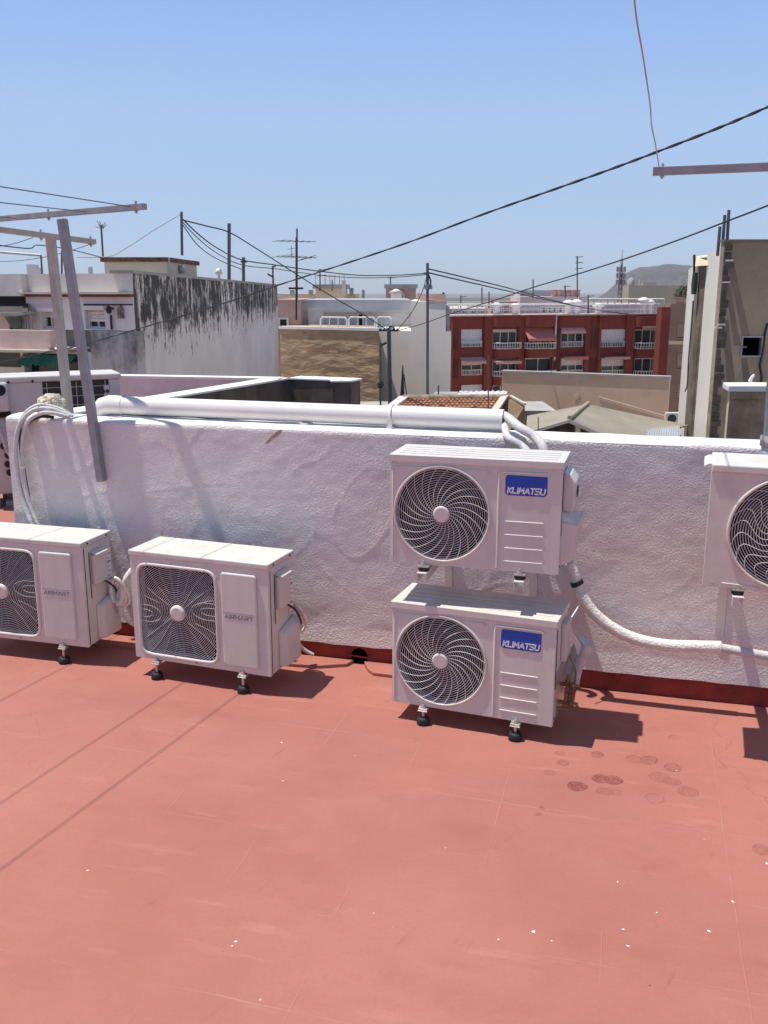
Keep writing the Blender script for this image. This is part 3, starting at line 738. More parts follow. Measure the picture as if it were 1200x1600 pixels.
pipe('thin_cable', [PW(909, 930, .15), PW(905, 945, .15), PW(893, 965, .2)], .004, M['pvc'], 'thin white cable hanging from the foam hose to the lower KLIMATSU unit', 'cable', 6)
# wrapped pipes behind the lower unit
c = PW(905, 1010, .30)
bundle = empty('wrapped_pipes', c, 0, 'pipes wrapped in loose white tape at the valves of the lower KLIMATSU unit', 'pipe')
def rel(pts, o, off): return [PW(u, v, off) - o.location for (u, v) in pts]
MB().tube(spline(rel([(889, 1060), (893, 1035), (905, 1015), (915, 1003)], bundle, .33), 5), lambda t: .027+.016*t, 10).build('wrapped_sleeve', M['foamg'], bundle)
MB().tube(spline(rel([(898, 1068), (903, 1042), (912, 1020), (917, 1005)], bundle, .36), 5), lambda t: .020+.013*t, 10).build('wrapped_sleeve', M['foamg'], bundle)
b = MB(); q = rel([(893, 988), (918, 1015), (903, 1022), (896, 1000), (912, 1003)], bundle, .36)
b.add([q[0], q[0]+wn*.02, q[1], q[1]+wn*.02, q[2], q[2]+wn*.02, q[3]+wn*.01], [(0,2,3,1), (2,4,5,3), (0,1,6), (4,6,5), (1,3,5,6), (0,6,4,2)]); b.build('torn_tape', M['pvc'], bundle)
MB().tube(spline(rel([(882, 1075), (889, 1083), (900, 1078), (906, 1066)], bundle, .34), 5), .005, 6).build('copper_pipe', M['brass'], bundle)
# hoses over the left end of the wall
lh = empty('white_hose_bundle', PW(60, 655, .02), 0, 'bundle of white hoses and a black cable hanging over the left end of the wall', 'hose')
for pts, r, m in (
    ([(112, 651, -.06), (96, 645, -.03), (78, 639, 0), (55, 640, .03), (36, 655, .05), (26, 680, .06), (25, 720, .06), (32, 765, .06), (45, 805, .07), (62, 850, .1)], .013, M['foamg']),
    ([(108, 652, -.03), (90, 647, 0), (68, 645, .03), (46, 656, .05), (36, 680, .05), (35, 725, .05), (42, 770, .06), (55, 808, .07), (72, 850, .1)], .011, M['foamg']),
    ([(118, 653, -.08), (100, 642, -.06), (80, 635, -.04), (60, 633, -.02), (42, 643, .02), (30, 660, .035)], .011, M['foamg']),
    ([(84, 652, .0), (62, 651, .02), (44, 661, .025), (33, 680, .03), (33, 705, .035), (38, 740, .035), (45, 778, .04)], .010, M['black']),
    ([(34, 729, .055), (37, 731, .055)], .012, M['pvc']),
    ([(60, 633, -.03), (45, 643, .0), (33, 658, .02), (30, 690, .03)], .008, M['black'])):
    MB().tube(spline([PW(u, v, o)-lh.location for u, v, o in pts], 6), r, 10).build('hose' if m is not M['black'] else 'black_cable', m, lh)
pipe('thin_cable', [PW(157, 658, -.01), PW(175, 654, -.05), PW(190, 652, -.1)], .006, M['foamg'], 'short grey cable stub lying on the wall top beside the leaning pole', 'cable', 6)
# coils behind the floor units
for (u0, v0, lab) in ((466, 965, 'coil of white hose and cable behind the AIRMART unit nearer the drain'), (190, 925, 'coil of white hose and cable between the two AIRMART units')):
    o = PW(u0, v0, .2); e = empty('hose_coil', o, 0, lab, 'hose', 'hose coils behind the floor units')
    for k in range(3):
        pts = [o + wd*(.035*cos(a)*(1+.2*k) - .03 + .01*k) + Vector((0, 0, .075*sin(a)*(1+.12*k))) + wn*(.02*k*sin(a*1.3)) - o for a in [pi*1.35 - i*pi*1.9/16 for i in range(17)]]
        MB().tube(pts, .012-.002*k, 8).build('hose_loop', M['foam'], e)
    MB().tube(spline([wd*-.03+Vector((0,0,-.05)), wd*-.02+Vector((0,0,-.12))+wn*-.02, wd*.0+Vector((0,0,-.19))+wn*-.05, wd*.05+Vector((0,0,-.235))+wn*-.08], 5), .010, 8).build('hose_tail', M['foamg'], e)
    if u0 < 300:
        MB().tube(spline([PW(190, 960, .18)-o, PW(186, 930, .18)-o, PW(196, 905, .15)-o, PW(206, 890, .1)-o], 6), .016, 10).build('hose_arch', M['foamg'], e)
# crusty foam lump on the wall top
bm = bmesh.new(); bmesh.ops.create_icosphere(bm, subdivisions=5, radius=1)
for v in bm.verts:
    d = 1 + .16*noise.fractal(v.co*2.2, .8, 2.0, 4) + .14*noise.turbulence(v.co*5.5, 3, True)*noise.noise(v.co*3)
    v.co = Vector((v.co.x*.078*d, v.co.y*.06*d, v.co.z*.055*d))
me = bpy.data.meshes.new('foam_lump'); bm.to_mesh(me); bm.free()
for p in me.polygons: p.use_smooth = True
M['lump'] = mat('yellowed_foam', (.66,.60,.44), .9, var=.25, vscale=35, bump=.8, bscale=60, bdist=.01, dirt=.7, dirtcol=(.2,.17,.1))
me.materials.append(M['lump']); lump = bpy.data.objects.new('foam_lump', me); COL.objects.link(lump); lump.location = PW(80, 630, -.15); tag(lump, 'yellowed crusty lump of expanding foam on the left wall top', 'foam lump')

# ------------------------------------------------------------------ clothesline poles
def tpole(name_label, foot, top, bar0, bar1, wdt, m, bw):
    r = empty('clothesline_pole', foot, 0, name_label, 'pole', 'clothesline poles')
    MB().bar((0,0,0), Vector(top)-Vector(foot), wdt, wdt, side=wd).build('post', m, r, bev=.003)
    MB().bar(Vector(bar0)-Vector(foot), Vector(bar1)-Vector(foot), bw, bw).build('crossbar', m, r, bev=.002)
    for k in (.04, .5, .93):
        b = MB(); q = Vector(bar1).lerp(Vector(bar0), k) - Vector(foot); b.lathe([(.006, -.03), (.006, .03)], q, 'z', 6); b.lathe([(.01, -.006-bw/2), (.01, -bw/2)], q, 'z', 8)
        b.build('eye_bolt', M['steel'], r)
    return r
p1f, p1t = PW(159, 752, .028), PW(97, 342, .028)
k1 = (PW(227, 322, .028) - p1t)
p1b0 = p1t - (PW(227, 322, .15)-p1t)*1.15 ; p1b1 = P(226, 322.5, 4.84)
bar_l = P(226, 322.5, 4.84) + (P(0, 342, 5.75)-P(226, 322.5, 4.84))*1.25
tpole('grey lilac clothesline post fixed to the front of the wall, leaning left', p1f, p1t, bar_l, p1b1, .043, M['pole'], .030)
f2 = PW(110, 640, -.30); t2 = PW(79, 372, -.30)
tpole('beige clothesline post standing behind the wall, left of the lilac one', f2 - Vector((0,0,.5)), t2, PW(-30, 355, .15), PW(148, 378, -.55), .045, M['pole_b'], .030)
f3 = PW(1198, 712, .22); t3 = PW(1231, 262, .22)
r3 = tpole('clothesline post at the right edge holding the long crossbar', f3, t3, PW(1420, 252, .26), PW(1020, 268, .26), .040, M['pole'], .033)
b = MB(); b.lathe([(.034, 0), (.034, .03), (.026, .035), (.026, .05), (.034, .055), (.034, .10)], (0, 0, -.01), 'z', 16); b.build('foot_clamp', M['zinc'], r3)
# lines tied to the crossbars
def line(a, b_, s_, r, label, m=None, group=None, cat='clothesline', name='clothesline'):
    return tag(MB().tube(sag(a, b_, s_, 20), r, 5).build(name, m or M['cable']), label, cat, group)
def far_end(a, u, v, Y, k):       # continue a line from a through a measured point
    q = P(u, v, Y); return a + (q-a)*k
def along_line(a, b_, k): a = Vector(a); b_ = Vector(b_); return a + (b_-a)*k
for a, b_, k, lab in (((-1.271, 4.892, 2.395), (-1.607, 4.096, 2.408), 6.5, 'thin clothesline running left from the tip of the lilac crossbar'),
                      ((-1.553, 5.095, 2.386), (-1.784, 4.531, 2.383), 9, 'thin clothesline running left from the middle of the lilac crossbar'),
                      ((-2.090, 5.663, 2.391), (-2.34, 5.06, 2.391), 8, 'clothesline leaving the lilac crossbar nearest the photo edge')):
    line(a, along_line(a, b_, k), .0, .0028, lab, M['rope2'], 'clotheslines at the left')
c1 = PW(142, 381, -.5)
line(c1, P(-60, 402, 7.2), .06, .002, 'thin clothesline running left from the tip of the beige crossbar', M['cable'], 'clotheslines at the left')
c2 = PW(60, 367, -.2)
line(c2, P(-50, 384, 5.6), .03, .002, 'thin clothesline running left from the middle of the beige crossbar', M['cable'], 'clotheslines at the left')
rp = [PW(1030, 263, .25), P(1024, 225, 3.72), P(1018, 195, 3.5), P(1016, 165, 3.3), P(1005, 90, 2.95), P(994, 25, 2.65), P(988, -40, 2.4), P(965, -260, 1.9)]
tag(MB().tube(spline(rp, 5), .0024, 6).build('hanging_cord', M['rope']), 'pale frayed cord rising from the tip of the right crossbar out of the picture', 'cord')

# ------------------------------------------------------------------ neighbouring terrace beyond the wall
M['lilac'] = mat('lilac_render', (.80,.70,.68), .9, var=.1, vscale=2, dirt=.25, dirtcol=(.35,.3,.33))
M['shaft'] = stained_material('mouldy_dark_render', (.20,.15,.11), -1.2, 1.0, .75, scale=2.2, thr=(.36,.66))
def wallseg(mb, p, q, th, z0, z1, inner=1):
    d = (q-p); d.z = 0; d.normalize(); n_ = Vector((-d.y, d.x, 0))*th*inner
    v = [p, q, q+n_, p+n_]; v = [Vector((k.x, k.y, z0)) for k in v] + [Vector((k.x, k.y, z1)) for k in v]
    mb.add(v, [(0,3,2,1),(4,5,6,7),(0,1,5,4),(1,2,6,5),(2,3,7,6),(3,0,4,7)])
sh = empty('light_shaft_wall', (shA.x, shA.y, 0), 0, 'low stained wall with a bright white top turning a corner beyond the big pipe', 'wall')
off = -sh.location
b = MB(); wallseg(b, shX+off, shB+off, .20, GZ, 1.018); wallseg(b, shB+off, shC+off, .24, GZ, 1.018); 
cc = shC + Vector((-.02, .26, 0)); wallseg(b, shC+off+Vector((0,.001,0)), cc+off, .2, GZ, 1.017)
b.build('stained_wall', M['shaft'], sh)
b = MB(); wallseg(b, shX+off-Vector((.012,0,0)), shB+off+Vector((.0,-.012,0)), .23, 1.018, 1.04); wallseg(b, shB+off+Vector((.0,-.011,0)), shC+off+Vector((.012,-.012,0)), .27, 1.019, 1.041); wallseg(b, shC+off+Vector((.012,-.01,0)), cc+off, .23, 1.0175, 1.039)
b.build('white_top', M['coping'], sh, bev=.006)
lw = empty('lilac_wall', P(182, 600, 10.6)*1, 0, 'low lilac wall with a thin white top below the mould stained house wall', 'wall'); lw.location.z = 0
L0 = PZ(150, 586, 1.05); L1 = PZ(436, 591, 1.05); off = -lw.location
b = MB(); wallseg(b, L0+off, L1+off, .15, -.6, 1.02); b.build('rendered_wall', M['lilac'], lw)
b = MB(); wallseg(b, L0+off-Vector((0,.02,0)), L1+off-Vector((0,.02,0)), .19, 1.02, 1.05); b.build('white_top', M['coping'], lw)
sw = wp(-2.24, -.24)
# large white condenser standing on the terrace far left, seen past the end of the wall
def big_unit():
    fu = Facade(-70, 8.5, 178, 9.1); zt = fu.loc(60, 590)[1]; L_ = fu.L
    r = empty('outdoor_unit', (fu.A.x, fu.A.y, 0), fu.yaw, 'large white condenser seen from behind, dark coil behind a wire guard, at far left', 'air conditioner')
    def Q(u, v, o=0): x, z = fu.loc(u, v, o); return x, z
    A_ = M['ac']; z1 = zt; xc = Q(68, 620)[0]; xe = Q(170, 600)[0]
    b = MB(); b.box(0, xc, 0, .42, .12, z1-.04); b.box(xe, L_, 0, .42, .12, z1-.04); b.box(xc, xe, .03, .42, .12, z1-.04); b.build('body', A_, r, bev=.01)
    b = MB(); b.box(-.01, L_+.014, -.02, .44, z1-.04, z1+.02); lid = b.build('lid', A_, r, bev=.02, seg=3)
    for u in (12, 50):
        x, z = Q(u, 590); MB().lathe([(.012, -.025), (.012, -.018)], (x, 0, z1-.03), 'y', 8).build('screw', M['black'], lid)
    b = MB(); b.box(xc+.002, xe-.002, .012, .029, .14, z1-.045); b.build('coil', mat('dark_coil', (.05,.045,.04), .6, var=.3, vscale=60), r)
    b = MB()
    for k in range(11): b.tube([(xc, -.004, z1-.10-k*.085), (xe+.01, -.004, z1-.10-k*.085)], .0032, 5)
    for k in range(5): x = xc+(xe-xc)*(.06+.22*k); b.tube([(x, -.008, .14), (x, -.008, z1-.05)], .0032, 5)
    b.build('wire_guard', A_, r)
    for k in range(8): MB().box(xe-.05, xe+.0, -.012, .0, z1-.14-.075*k, z1-.095-.075*k).build('coil_end', A_, r)
    x0, x1 = 0, Q(13, 620)[0]; za, zb = Q(5, 643)[1], Q(5, 597)[1]
    t = MB().box(x0, x1, -.06, -.001, za, zb).build('terminal_cover', A_, r, bev=.02)
    x, z = Q(-1, 609); MB().lathe([(.05, -.068), (.05, -.055)], (x, 0, z), 'y', 20).build('cover_slot', M['well'], t)
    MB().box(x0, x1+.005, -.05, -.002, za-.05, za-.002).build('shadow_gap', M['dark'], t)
    for (u, v) in ((5, 697), (12, 711), (12, 725), (15, 738)):
        x, z = Q(u, v); MB().lathe([(.030, -.03), (.030, -.001)], (x, 0, z), 'y', 10).build('grommet', M['black'], r)
    for xa_, xb_, zb_ in ((.05, .20, .118), (L_-.3, L_-.1, .118), (.25, .5, .05)): MB().box(xa_, xb_, -.02, .44, 0, zb_).build('foot_rail', M['render_grey'], r)
    for k in range(3):
        pts = [(-8, 648+4*k), (3, 662+9*k), (8, 682+8*k), (13, 690+9*k), (22, 694+12*k)]
        MB().tube(spline([Vector((Q(u, v, .09)[0], -.09-.01*k, Q(u, v, .09)[1])) for u, v in pts], 5), .014, 8).build('refrigerant_hose', M['foamg'], r)
big_unit()

# ------------------------------------------------------------------ palette for the town
M['win_frame'] = mat('white_window_frame', (.68,.67,.66), .5)
M['shutter'] = mat('pale_roller_shutter', (.60,.60,.62), .6, var=.05)
M['rail'] = mat('white_railing', (.72,.71,.70), .6)
M['pinkhouse'] = mat('pinkish_render', (.86,.75,.73), .9, var=.05, vscale=1.5, coords='World', dirt=.2, dirtcol=(.45,.38,.38))
M['greyparapet'] = mat('grey_white_render', (.74,.67,.62), .9, var=.08, vscale=.8, coords='World', dirt=.35, dirtcol=(.3,.27,.26))
M['balc'] = mat('peach_stained_render', (.72,.52,.45), .9, var=.1, vscale=1, coords='World', dirt=.35, dirtcol=(.33,.22,.19))
M['maroon'] = mat('maroon_trim', (.22,.05,.05), .8)
M['cream'] = mat('cream_render', (.66,.56,.40), .9, var=.06, vscale=.8, dirt=.2, dirtcol=(.4,.3,.2))
M['pale_edge'] = mat('pale_ledge', (.62,.55,.46), .8)  # pale cream colour for ledges, boards and caps
M['mouldy'] = stained_material('mouldy_white_render', (.80,.73,.66), -.9, 1.55, .93, scale=1.7, thr=(.495,.565))
M['mouldy2'] = stained_material('faintly_mouldy_render', (.58,.53,.51), -.6, 1.2, .7, scale=1.1, thr=(.49,.64))
M['teal'] = mat('teal_awning_cloth', (.05,.27,.27), .9)
M['darkcloth'] = mat('dark_tarpaulin', (.07,.06,.055), .9)
M['tin'] = mat('corrugated_tin', (.45,.42,.42), .6, metal=.2)

def window(parent, x0, x1, z0, z1, y, shutter=.0, mullions=1, deep=.08, fr=.05, label=None, dark=False, shut_m=None):
    f = MB(); f.box(x0, x1, y-.02, y+deep, z1-fr, z1); f.box(x0, x1, y-.02, y+deep, z0, z0+fr); f.box(x0, x0+fr, y-.02, y+deep, z0+fr, z1-fr); f.box(x1-fr, x1, y-.02, y+deep, z0+fr, z1-fr)
    for k in range(mullions):
        xm = x0+(x1-x0)*(k+1)/(mullions+1); f.box(xm-fr*.4, xm+fr*.4, y-.01, y+deep*.8, z0+fr, z1-fr)
    w_ = f.build('window', M['win_frame'], parent)
    MB().box(x0+fr, x1-fr, y+.03, y+.04, z0+fr, z1-fr).build('pane', M['dark'] if dark else M['glass'], w_)
    if shutter:
        b = MB(); zs = z1-fr-(z1-z0-2*fr)*shutter; n_ = max(3, int((z1-zs)/.09))
        for k in range(n_):
            za = zs+(z1-fr-zs)*k/n_; zb = zs+(z1-fr-zs)*(k+1)/n_; b.box(x0+fr, x1-fr, y-.012+.006*(k % 2), y+.028, za, zb-.006)
        b.build('roller_shutter', shut_m or M['shutter'], w_)
    if label: w_['label'] = label
    return w_

# --- white house at left with the mouldy side wall
YH = 16.0
hx_ = P(208, 456, YH).x
def hz(v, Y=YH): return P(208, v, Y).z
def hxx(u, v=500):
    return hx_ + facH.loc(u, v)[0]-facH.L
HYAW = radians(-20)
facH = Facade(-200, YH + (P(208,456,YH).x-P(-200,456,YH).x)*.43, 208, YH)
HYAW = facH.yaw
house = empty('white_house', (hx_, YH, GZ), HYAW, 'white house with black mould streaks down its long side wall', 'house')
oh = -house.location
def HP(u, v, off=0):
    x, z = facH.loc(u, v, off); return Vector((x-facH.L, -off, z-GZ))
INV = Matrix.Rotation(-HYAW, 4, 'Z')
def HB(x0, x1, y0, y1, z0, z1): return MB().box(x0+oh.x, x1+oh.x, y0+oh.y, y1+oh.y, z0+oh.z, z1+oh.z)
XL = hxx(-195)
far = P(433, 447, 34)
b = MB(); zt = hz(427)
sp = [(hx_, YH, -1), (far.x, far.y, -1)]
# side wall with the mouldy face
side = [Vector((hx_, YH, GZ)), Vector((far.x, far.y, GZ)), Vector((far.x, far.y, far.z)), Vector((hx_, YH, zt))]
thk = Matrix.Rotation(HYAW, 4, 'Z') @ Vector((-.3, 0, 0))
b.add([INV@(v+oh) for v in side]+[INV@(v+oh+thk) for v in side], [(0,1,2,3), (7,6,5,4), (3,2,6,7), (1,5,6,2), (0,3,7,4)])
b.build('mouldy_side_wall', M['mouldy'], house)
b = MB(); b.add([side[3]+oh+Vector((.02,-.02,0)), side[2]+oh+Vector((.02,0,0)), side[2]+oh+Vector((-.36,0,0)), side[3]+oh+Vector((-.36,-.02,0))] + [side[3]+oh+Vector((.02,-.02,.05)), side[2]+oh+Vector((.02,0,.06)), side[2]+oh+Vector((-.36,0,.06)), side[3]+oh+Vector((-.36,-.02,.05))], [(0,1,2,3),(7,6,5,4),(0,4,5,1),(1,5,6,2),(2,6,7,3),(3,7,4,0)])
b.v = [tuple(INV@Vector(v)) for v in b.v]
b.build('parapet_cap', M['render_grey'], house)
ub = HB(hxx(43, 445), hx_-.301, YH+.0, YH+.25, hz(459), zt); ub.build('roof_parapet', M['greyparapet'], house)
HB(XL, hxx(43, 445)-.003, YH-.15, YH+.25, hz(463), zt+.0).build('roof_parapet', M['greyparapet'], house)
HB(hxx(43), hx_-.0, YH-.22, YH+.0-.003, hz(459.5), hz(456.5)).build('cornice', M['pale_edge'], house)
HB(hxx(43), hx_-.0, YH-.10, YH-.003, hz(464), hz(459.7)).build('cornice_band', M['maroon'], house)
q_ = [INV@Vector((far.x-hx_-.4, far.y-YH-.5, 0)), INV@Vector((-.5, .5, 0))]
MB().prism([(XL-hx_, .3), (q_[1].x, q_[1].y), (q_[0].x, q_[0].y), (XL-hx_, 9)], 0, hz(465)-GZ, 'z').build('roof_body', M['render_grey'], house)
def cut_wall(name, x0, x1, z0, z1, y, m, holes, th=.25):
    """wall panel with rectangular openings"""
    xs = sorted({x0, x1, *[h[0] for h in holes], *[h[1] for h in holes]}); zs = sorted({z0, z1, *[h[2] for h in holes], *[h[3] for h in holes]})
    b = MB()
    for i in range(len(xs)-1):
        for j in range(len(zs)-1):
            cx, cz = (xs[i]+xs[i+1])/2, (zs[j]+zs[j+1])/2
            if any(h[0] < cx < h[1] and h[2] < cz < h[3] for h in holes): continue
            sk = []
            b.box(xs[i], xs[i+1], y, y+th, zs[j], zs[j+1])
    return b
W1 = (hxx(133), hxx(164), hz(517), hz(483)); W2 = (hxx(64), hxx(87), hz(517.5), hz(486))
b = cut_wall('w', hxx(43), hx_-.302, hz(517), hz(464), YH, None, [(a[0], a[1], a[2]+.02, a[3]) for a in (W1, W2)])
b.v = [(v[0]+oh.x, v[1]+oh.y, v[2]+oh.z) for v in b.v]; b.build('front_wall', M['pinkhouse'], house)
HB(hx_-.301, hx_+.004, YH-.02, YH-.001, hz(517), hz(464)).build('wall_edge', M['pinkhouse'], house)
HB(hx_-.301, hx_+.004, YH-.02, YH-.001, hz(456.4), zt).build('wall_edge', M['greyparapet'], house)
for (a, s_, lab) in ((W1, .68, 'window with a half lowered lilac roller shutter'), (W2, .32, 'window with a curtain and a short shutter')):
    window(house, a[0]+oh.x, a[1]+oh.x, a[2]+.02+oh.z, a[3]+oh.z, .10, s_, 1, .08, .04, lab, shut_m=M['pinkhouse'])
    HB(a[0]-.03, a[1]+.03, YH-.07, YH-.002, a[3]-.02, a[3]+.05).build('shutter_box', M['pinkhouse'], house)
# lamp, ornament, conduit
b = MB(); q = HP(170, 483, .12); b.lathe([(.01, -.08), (.04, -.06), (.055, .0), (.03, .04), (.01, .06)], q, 'z', 10); b.bar(q+Vector((0,0,.03)), q+Vector((0,.14,.0)), .03); b.build('wall_lamp', M['black'], house)
b = MB(); q = HP(189, 487, .03); b.prism([(q.x-.055, q.z-.11), (q.x+.055, q.z-.11), (q.x+.055, q.z+.05), (q.x, q.z+.11), (q.x-.055, q.z+.05)], q.y-.03, q.y+.027, 'y'); b.build('wall_ornament', mat('ornament_clay', (.30,.2,.18), .8, var=.4, vscale=12), house)
b = MB(); b.tube([HP(173, 492, .03), HP(174.5, 515, .03)], .018, 6); b.tube([HP(131, 476, .03), HP(207, 476, .03)], .012, 5); b.build('conduit', M['black'], house)
# recessed area at far left: tarpaulin, partition, tin shed with little awning
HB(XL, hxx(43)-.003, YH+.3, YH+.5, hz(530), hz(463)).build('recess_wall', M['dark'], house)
b = MB(); 
for k in range(5):
    q0, q1 = HP(-40, 468+3.5*k, -.25+.13*k), HP(46-.6*k, 465+4.6*k, -.25+.13*k); q2, q3 = HP(-40, 471.6+3.5*k, -.12+.13*k), HP(45.4-.6*k, 469.6+4.6*k, -.12+.13*k)
    b.add([q0, q1, q3, q2], [(0,1,2,3)])
b.build('tarpaulin', M['darkcloth'], house)
HB(XL, hxx(20), YH-.1, YH, hz(518), hz(490)).build('partition', M['balc'], house)
b = MB(); n_ = 13; x0, x1 = hxx(37), hxx(64)
for k in range(n_):
    xa = x0+(x1-x0)*k/n_; xb = x0+(x1-x0)*(k+1)/n_; b.box(xa+oh.x, xb-.008+oh.x, -.25+.012*(k % 2), -.20, hz(518)+oh.z, hz(494)+oh.z)
b.build('shed_panel', M['tin'], house)
HB(hxx(31), hxx(36.8), YH-.26, YH-.2, hz(518), hz(492)).build('shed_post', M['dark'], house)
b = MB()
pr = []
x0, x1 = hxx(30), hxx(64)
for i in range(49): pr.append((x0+(x1-x0)*i/48, .03*sin(i*pi/3)))
v = [(x+oh.x, -.62, hz(492)+z+oh.z) for x, z in pr]+[(x+oh.x, -.05, hz(488)+z+oh.z) for x, z in pr]
b.add(v, [(i, i+1, i+50, i+49) for i in range(48)]); b.build('corrugated_awning', M['tin'], house)
b = MB(); b.tube(spline([HP(22, 494, .3), HP(25, 505, .32), HP(29, 513, .3)], 4), lambda t: .16*(1-.6*t), 8); b.build('hanging_cloth', mat('grey_green_cloth', (.12,.14,.12), .9), house)
# balcony and lower floor
HB(XL, hxx(136), YH-1.0, YH-.85, hz(545, YH-1), hz(518, YH-1)).build('balcony_parapet', M['balc'], house)
HB(XL, hxx(138), YH-1.15, YH-.003, hz(552, YH-1), hz(549, YH-1)).build('balcony_slab', M['pale_edge'], house)
HB(XL, hxx(133), YH-1.0, YH-.85, hz(549, YH-1)+.002, hz(545, YH-1)-.002).build('balcony_band', M['balc'], house)
b = cut_wall('w', XL, hxx(140), GZ, hz(552), YH, None, [(hxx(-20), hxx(27), hz(580), hz(556)), (hxx(31), hxx(117), hz(590), hz(556))])
b.v = [(v[0]+oh.x, v[1]+oh.y, v[2]+oh.z) for v in b.v]; b.build('lower_wall', M['greyparapet'], house)
MB().box(hxx(-20)+oh.x, hxx(27)+oh.x, .1, .11, hz(580)+oh.z, hz(556)+oh.z).build('pane', M['glass'], house)
MB().box(hxx(31)+oh.x, hxx(117)+oh.x, .2, .21, hz(590)+oh.z, hz(556)+oh.z).build('pane', M['glass'], house)
b = MB(); x0, x1 = hxx(31)+oh.x, hxx(115)+oh.x; n_ = 40
v = [(x0+(x1-x0)*i/n_, .02, hz(558)+oh.z) for i in range(n_+1)]+[(x0+(x1-x0)*i/n_, -.25+.03*sin(i*1.4), hz(574)+oh.z+.03*sin(i*1.9)) for i in range(n_+1)]
b.add(v, [(i, i+1, i+n_+2, i+n_+1) for i in range(n_)], True); b.build('green_awning', M['teal'], house)
HB(hxx(140)+.001, hx_+.0, YH-.02, YH+.25, GZ, hz(517.5)).build('lower_wall', M['mouldy2'], house)
# cream stair box on the roof, chimneys
YC = 22.0
q0 = P(166, 456, YC); q1 = P(263, 456, YC); q2 = P(309, 456, YC+3.0)
cb = empty('stair_box', (q0.x, YC, zt), 0, 'cream stair box with a brown roof edge standing on the white house', 'building'); oc = -cb.location
top = P(200, 402, YC).z; bot = zt-.8
foot = [(q0.x, YC), (q1.x, YC), (q2.x, YC+3.0), (q0.x-.2, YC+3.2)]
b = MB(); b.prism([(x+oc.x, y+oc.y) for x, y in foot], bot+oc.z, top+oc.z-.1, 'z'); b.build('wall', M['cream'], cb)
b = MB(); b.prism([(x+oc.x+dx, y+oc.y+dy) for (x, y), (dx, dy) in zip(foot, ((-.07,-.07), (.05,-.07), (.07,.05), (-.07,.05)))], top+oc.z-.1, top+oc.z, 'z'); b.build('roof_edge', mat('brown_roof_edge', (.20,.09,.06), .9, var=.4, vscale=6), cb)
b = MB(); q = P(282, 421, YC+1.2)+oc; b.lathe([(.03, -.1), (.1, -.05), (.1, .05), (.02, .1)], q+Vector((.05, -.1, 0)), 'z', 8); b.bar(P(263.5, 402, YC-.05)+oc, P(264.5, 432, YC-.05)+oc, .04); b.build('pipe', M['steel'], cb)

def simple(name, mb, m, label, cat, group=None, loc=None):
    """one-piece thing whose origin is put at the middle of its base"""
    xs = [v[0] for v in mb.v]; ys = [v[1] for v in mb.v]; zs = [v[2] for v in mb.v]
    c = ((min(xs)+max(xs))/2, (min(ys)+max(ys))/2, min(zs))
    mb.v = [(v[0]-c[0], v[1]-c[1], v[2]-c[2]) for v in mb.v]
    o = mb.build(name, m); o.location = c; return tag(o, label, cat, group)
def pbox(u0, u1, v0, v1, Y, D):
    a = P(u0, v1, Y); c = P(u1, v0, Y); return MB().box(a.x, c.x, Y, Y+D, a.z, c.z)
simple('chimney', pbox(43, 49, 413, 434, 19, .4), M['greyparapet'], 'leftmost grey chimney block on the white house roof', 'chimney', 'chimneys on the white house')
simple('chimney', pbox(54, 58, 418, 434, 19.3, .3), M['greyparapet'], 'narrow grey chimney just right of the leftmost one', 'chimney', 'chimneys on the white house')
simple('chimney', pbox(138.5, 141, 417, 430, 19, .15), M['greyparapet'], 'thin pale vent pipe between the poles and the cream stair box', 'vent', 'chimneys on the white house')
b = MB(); q = P(342, 434, 26); b.lathe([(.04, -.2), (.04, .08), (.11, .11), (.07, .22), (.02, .25)], q, 'z', 10); simple('roof_vent', b, M['pvc'], 'small white cowl vent on top of the mouldy side wall', 'vent')

# ------------------------------------------------------------------ antennas, masts
def mast(u, v0, v1, Y, r, label, cat='pole', name='roof_mast', group='roof masts', lean=0, m=None):
    a = P(u, v1, Y); c = P(u+lean, v0, Y)
    e = empty(name, a, 0, label, cat, group); MB().tube([(0,0,0), c-a], r, 6).build('mast_tube', m or M['mast'], e); return e, a, c
def yagi(e, a, u0, v0, u1, v1, Y, n, L_, px=1.0, r=.010, vert=False):
    p, q = P(u0, v0, Y)-a, P(u1, v1, Y)-a
    b = MB(); b.tube([p, q], r, 5); d = (q-p).normalized(); s_ = Vector((-d.y, d.x, 0)); s_ = Vector((.35, .93, .1)) if not vert else Vector((0,0,1))
    for k in range(n):
        c = p.lerp(q, (k+.5)/n); l = L_*(1-.4*k/n); b.tube([c-s_*l, c+s_*l], r*.7, 4)
    b.build('aerial', M['mast'], e)
e, a, c = mast(161, 352, 401, 20, .02, 'aerial with a fan of feathery prongs left of the cream stair box', 'antenna', 'antenna', 'roof antennas', 5*-1+2)
b = MB()
for k in range(9):
    q0 = P(160, 357, 20)-a; b.tube([q0, P(149+2.2*k, 350-3*sin(k*.9)+(-3 if k % 2 else 4), 20)-a], .009, 4)
b.build('aerial', M['rope'], e)
